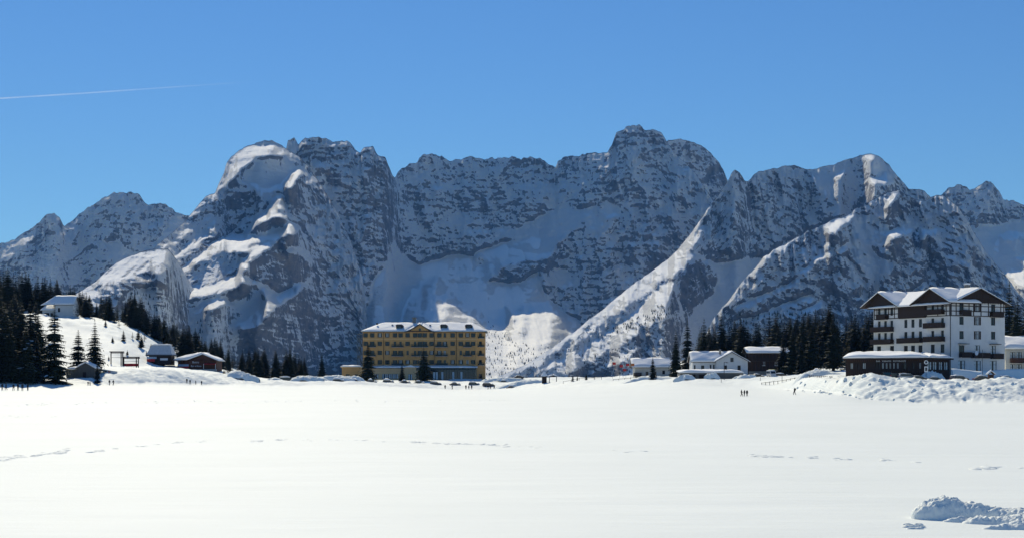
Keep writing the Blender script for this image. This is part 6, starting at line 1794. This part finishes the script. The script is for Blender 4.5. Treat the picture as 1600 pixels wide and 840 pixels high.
def tracks():
    """kicked up rims and clods along the footprint trails"""
    rg = random.Random(14); V = []; F = []
    def lump(px, D, w, h, d, sink=.03):
        c = at(px, D, -sink); k = len(V); n = 7
        for j, (rr, zz) in enumerate(((1, 0), (.8, .6), (.35, 1))):
            for q in range(n):
                a = 6.283*q/n; rr2 = rr*rg.uniform(.8, 1.2)
                V.append((c.x+math.cos(a)*w*rr2, c.y+math.sin(a)*d*rr2, c.z+h*zz*rg.uniform(.85, 1.1)))
        for j in range(2):
            for q in range(n): F.append((k+j*n+q, k+j*n+(q+1) % n, k+(j+1)*n+(q+1) % n, k+(j+1)*n+q))
        F.append(tuple(k+2*n+q for q in range(n)))
    def yD(py): return CAMZ*FOC/(py-HY)
    def trail(pts, dens, size, gaps=()):
        for (x0, y0), (x1, y1) in zip(pts[:-1], pts[1:]):
            n = int((x1-x0)*dens)
            for i in range(n):
                t = rg.random(); px = x0+(x1-x0)*t; py = y0+(y1-y0)*t+rg.gauss(0, .9)
                if any(a < px < b_ for a, b_ in gaps): continue
                D = yD(py); s = size*rg.uniform(.5, 1.5)
                lump(px, D, .20*s, .05*s, .2*s)
    trail([(-10, 722), (50, 712), (100, 706)], .9, 1.2, [(38, 54)]); trail([(-5, 716), (35, 712)], .8, 1.0); trail([(95, 707), (105, 701)], 2.2, 1.2); trail([(138, 706), (160, 704)], .9, 1.2); trail([(165, 702), (260, 693)], .10, 1.0)
    trail([(262, 692), (330, 687)], .5, .9, [(285, 296)]); trail([(392, 688), (408, 688)], 1.2, 1.2); trail([(430, 686), (560, 687), (600, 689)], .35, .9, [(450, 462), (500, 512)])
    trail([(640, 690), (700, 693), (770, 695), (795, 697)], .8, 1.0, [(662, 676)]); trail([(795, 697), (1070, 708)], .10, .9, [(850, 940)])
    trail([(1172, 711), (1218, 712)], 1.4, 1.3); trail([(1218, 712), (1335, 716)], .5, 1.0, [(1240, 1258), (1275, 1298)]); trail([(1378, 716), (1384, 717)], 1.2, 1.6); trail([(1384, 717), (1410, 719)], .3, .8); trail([(1428, 721), (1433, 721)], 1, 1.1); trail([(1520, 732), (1560, 729)], 1.1, 1.5); trail([(1592, 731), (1598, 731)], .8, 1)
    trail([(0, 634), (180, 630), (400, 628), (800, 625)], .35, 1.1, [(560, 600), (690, 720)]); trail([(0, 650), (90, 650)], .18, 1.2)
    trail([(880, 612), (890, 609), (896, 606)], 1.2, 1.0); trail([(1130, 614), (1142, 620)], .8, .9)
    for i in range(260): 
        px = rg.uniform(1200, 1600); D = rg.uniform(300, 380)
        ds, zs = knots(np.array([px])); 
        if abs(D-ds[0][0]) < 14: lump(px, D, rg.uniform(.3, .8), rg.uniform(.5, .8), rg.uniform(.3, .7), .38)
    for i in range(14): lump(1417+rg.random()*26, yD(819+rg.random()*8), .22, .08, .07)
    me = bpy.data.meshes.new('trodden_snow'); me.from_pydata(V, [], F); me.materials.append(M['snow']); me.update()
    for p_ in me.polygons: p_.use_smooth = True
    o = bpy.data.objects.new('trodden_snow', me); C.objects.link(o); tag(o, kind='stuff')
tracks()

# ---------------------------------------------------------------- contrail, high and far
def contrail():
    D = 34000.0
    P = [unproj(px, py, D) for px, py in ((-160, 161), (0, 154), (130, 146), (260, 137), (400, 127.5))]
    V = []; F = []; n = 8; rg = random.Random(2); K = 90
    for i in range(K+1):
        t = i/K*(len(P)-1); j = min(int(t), len(P)-2); f = t-j
        c = Vector(P[j]).lerp(Vector(P[j+1]), f); rr = 21*(1-.25*i/K)*rg.uniform(.85, 1.15)
        for q in range(n):
            a = 6.283*q/n; V.append((c.x, c.y+math.cos(a)*rr, c.z+math.sin(a)*rr))
    for i in range(K):
        for q in range(n):
            a = i*n+q; b_ = i*n+(q+1) % n; F.append((a, b_, b_+n, a+n))
    me = bpy.data.meshes.new('contrail'); me.from_pydata(V, [], F)
    m, nt, b = new_mat('ice_cloud'); b.inputs['Base Color'].default_value = (.9, .9, .9, 1); b.inputs['Roughness'].default_value = 1
    tc = mapping(nt, src='Generated'); sp = nt.nodes.new('ShaderNodeSeparateXYZ'); nt.links.new(tc, sp.inputs[0])
    f = noise(nt, mapping(nt, (.0012, .0012, .0012)), 1.0, 4, .6)
    al = math_n(nt, 'MULTIPLY', math_n(nt, 'POWER', math_n(nt, 'SUBTRACT', 1.0, sp.outputs['X']), .9), math_n(nt, 'MULTIPLY', f, .26))
    tl = nt.nodes.new('ShaderNodeBsdfTranslucent'); tr = nt.nodes.new('ShaderNodeBsdfTransparent'); mx = nt.nodes.new('ShaderNodeMixShader'); nt.nodes.remove(b)
    tl.inputs['Color'].default_value = (.95, .97, 1, 1)
    nt.links.new(al, mx.inputs['Fac']); nt.links.new(tr.outputs[0], mx.inputs[1]); nt.links.new(tl.outputs[0], mx.inputs[2]); nt.links.new(mx.outputs[0], nt.nodes['Material Output'].inputs['Surface']); me.materials.append(m)
    for p_ in me.polygons: p_.use_smooth = True
    o = bpy.data.objects.new('contrail', me); C.objects.link(o); tag(o, 'thin white aircraft contrail fading out across the upper left sky', 'contrail')
contrail()
# ---------------------------------------------------------------- air
def build_haze(density=0.000028):
    v = []
    x0, x1, y0, y1, z0, z1 = -14500, 14500, -3500, 10900, -30, 1560
    v = [(x, y, z) for z in (z0, z1) for y in (y0, y1) for x in (x0, x1)]
    f = [(0, 2, 3, 1), (4, 5, 7, 6), (0, 1, 5, 4), (1, 3, 7, 5), (3, 2, 6, 7), (2, 0, 4, 6)]
    me = bpy.data.meshes.new('haze'); me.from_pydata(v, [], f)
    m = bpy.data.materials.new('air'); m.use_nodes = True; nt = m.node_tree
    nt.nodes.remove(nt.nodes['Principled BSDF'])
    p = nt.nodes.new('ShaderNodeVolumePrincipled')
    p.inputs['Color'].default_value = (0.17, 0.44, 1.0, 1)
    p.inputs['Absorption Color'].default_value = (1, 1, 1, 1)
    p.inputs['Density'].default_value = density
    p.inputs['Anisotropy'].default_value = 0.0
    nt.links.new(p.outputs[0], nt.nodes['Material Output'].inputs['Volume'])
    me.materials.append(m)
    o = bpy.data.objects.new('haze', me); C.objects.link(o); tag(o, kind='stuff')
build_haze()
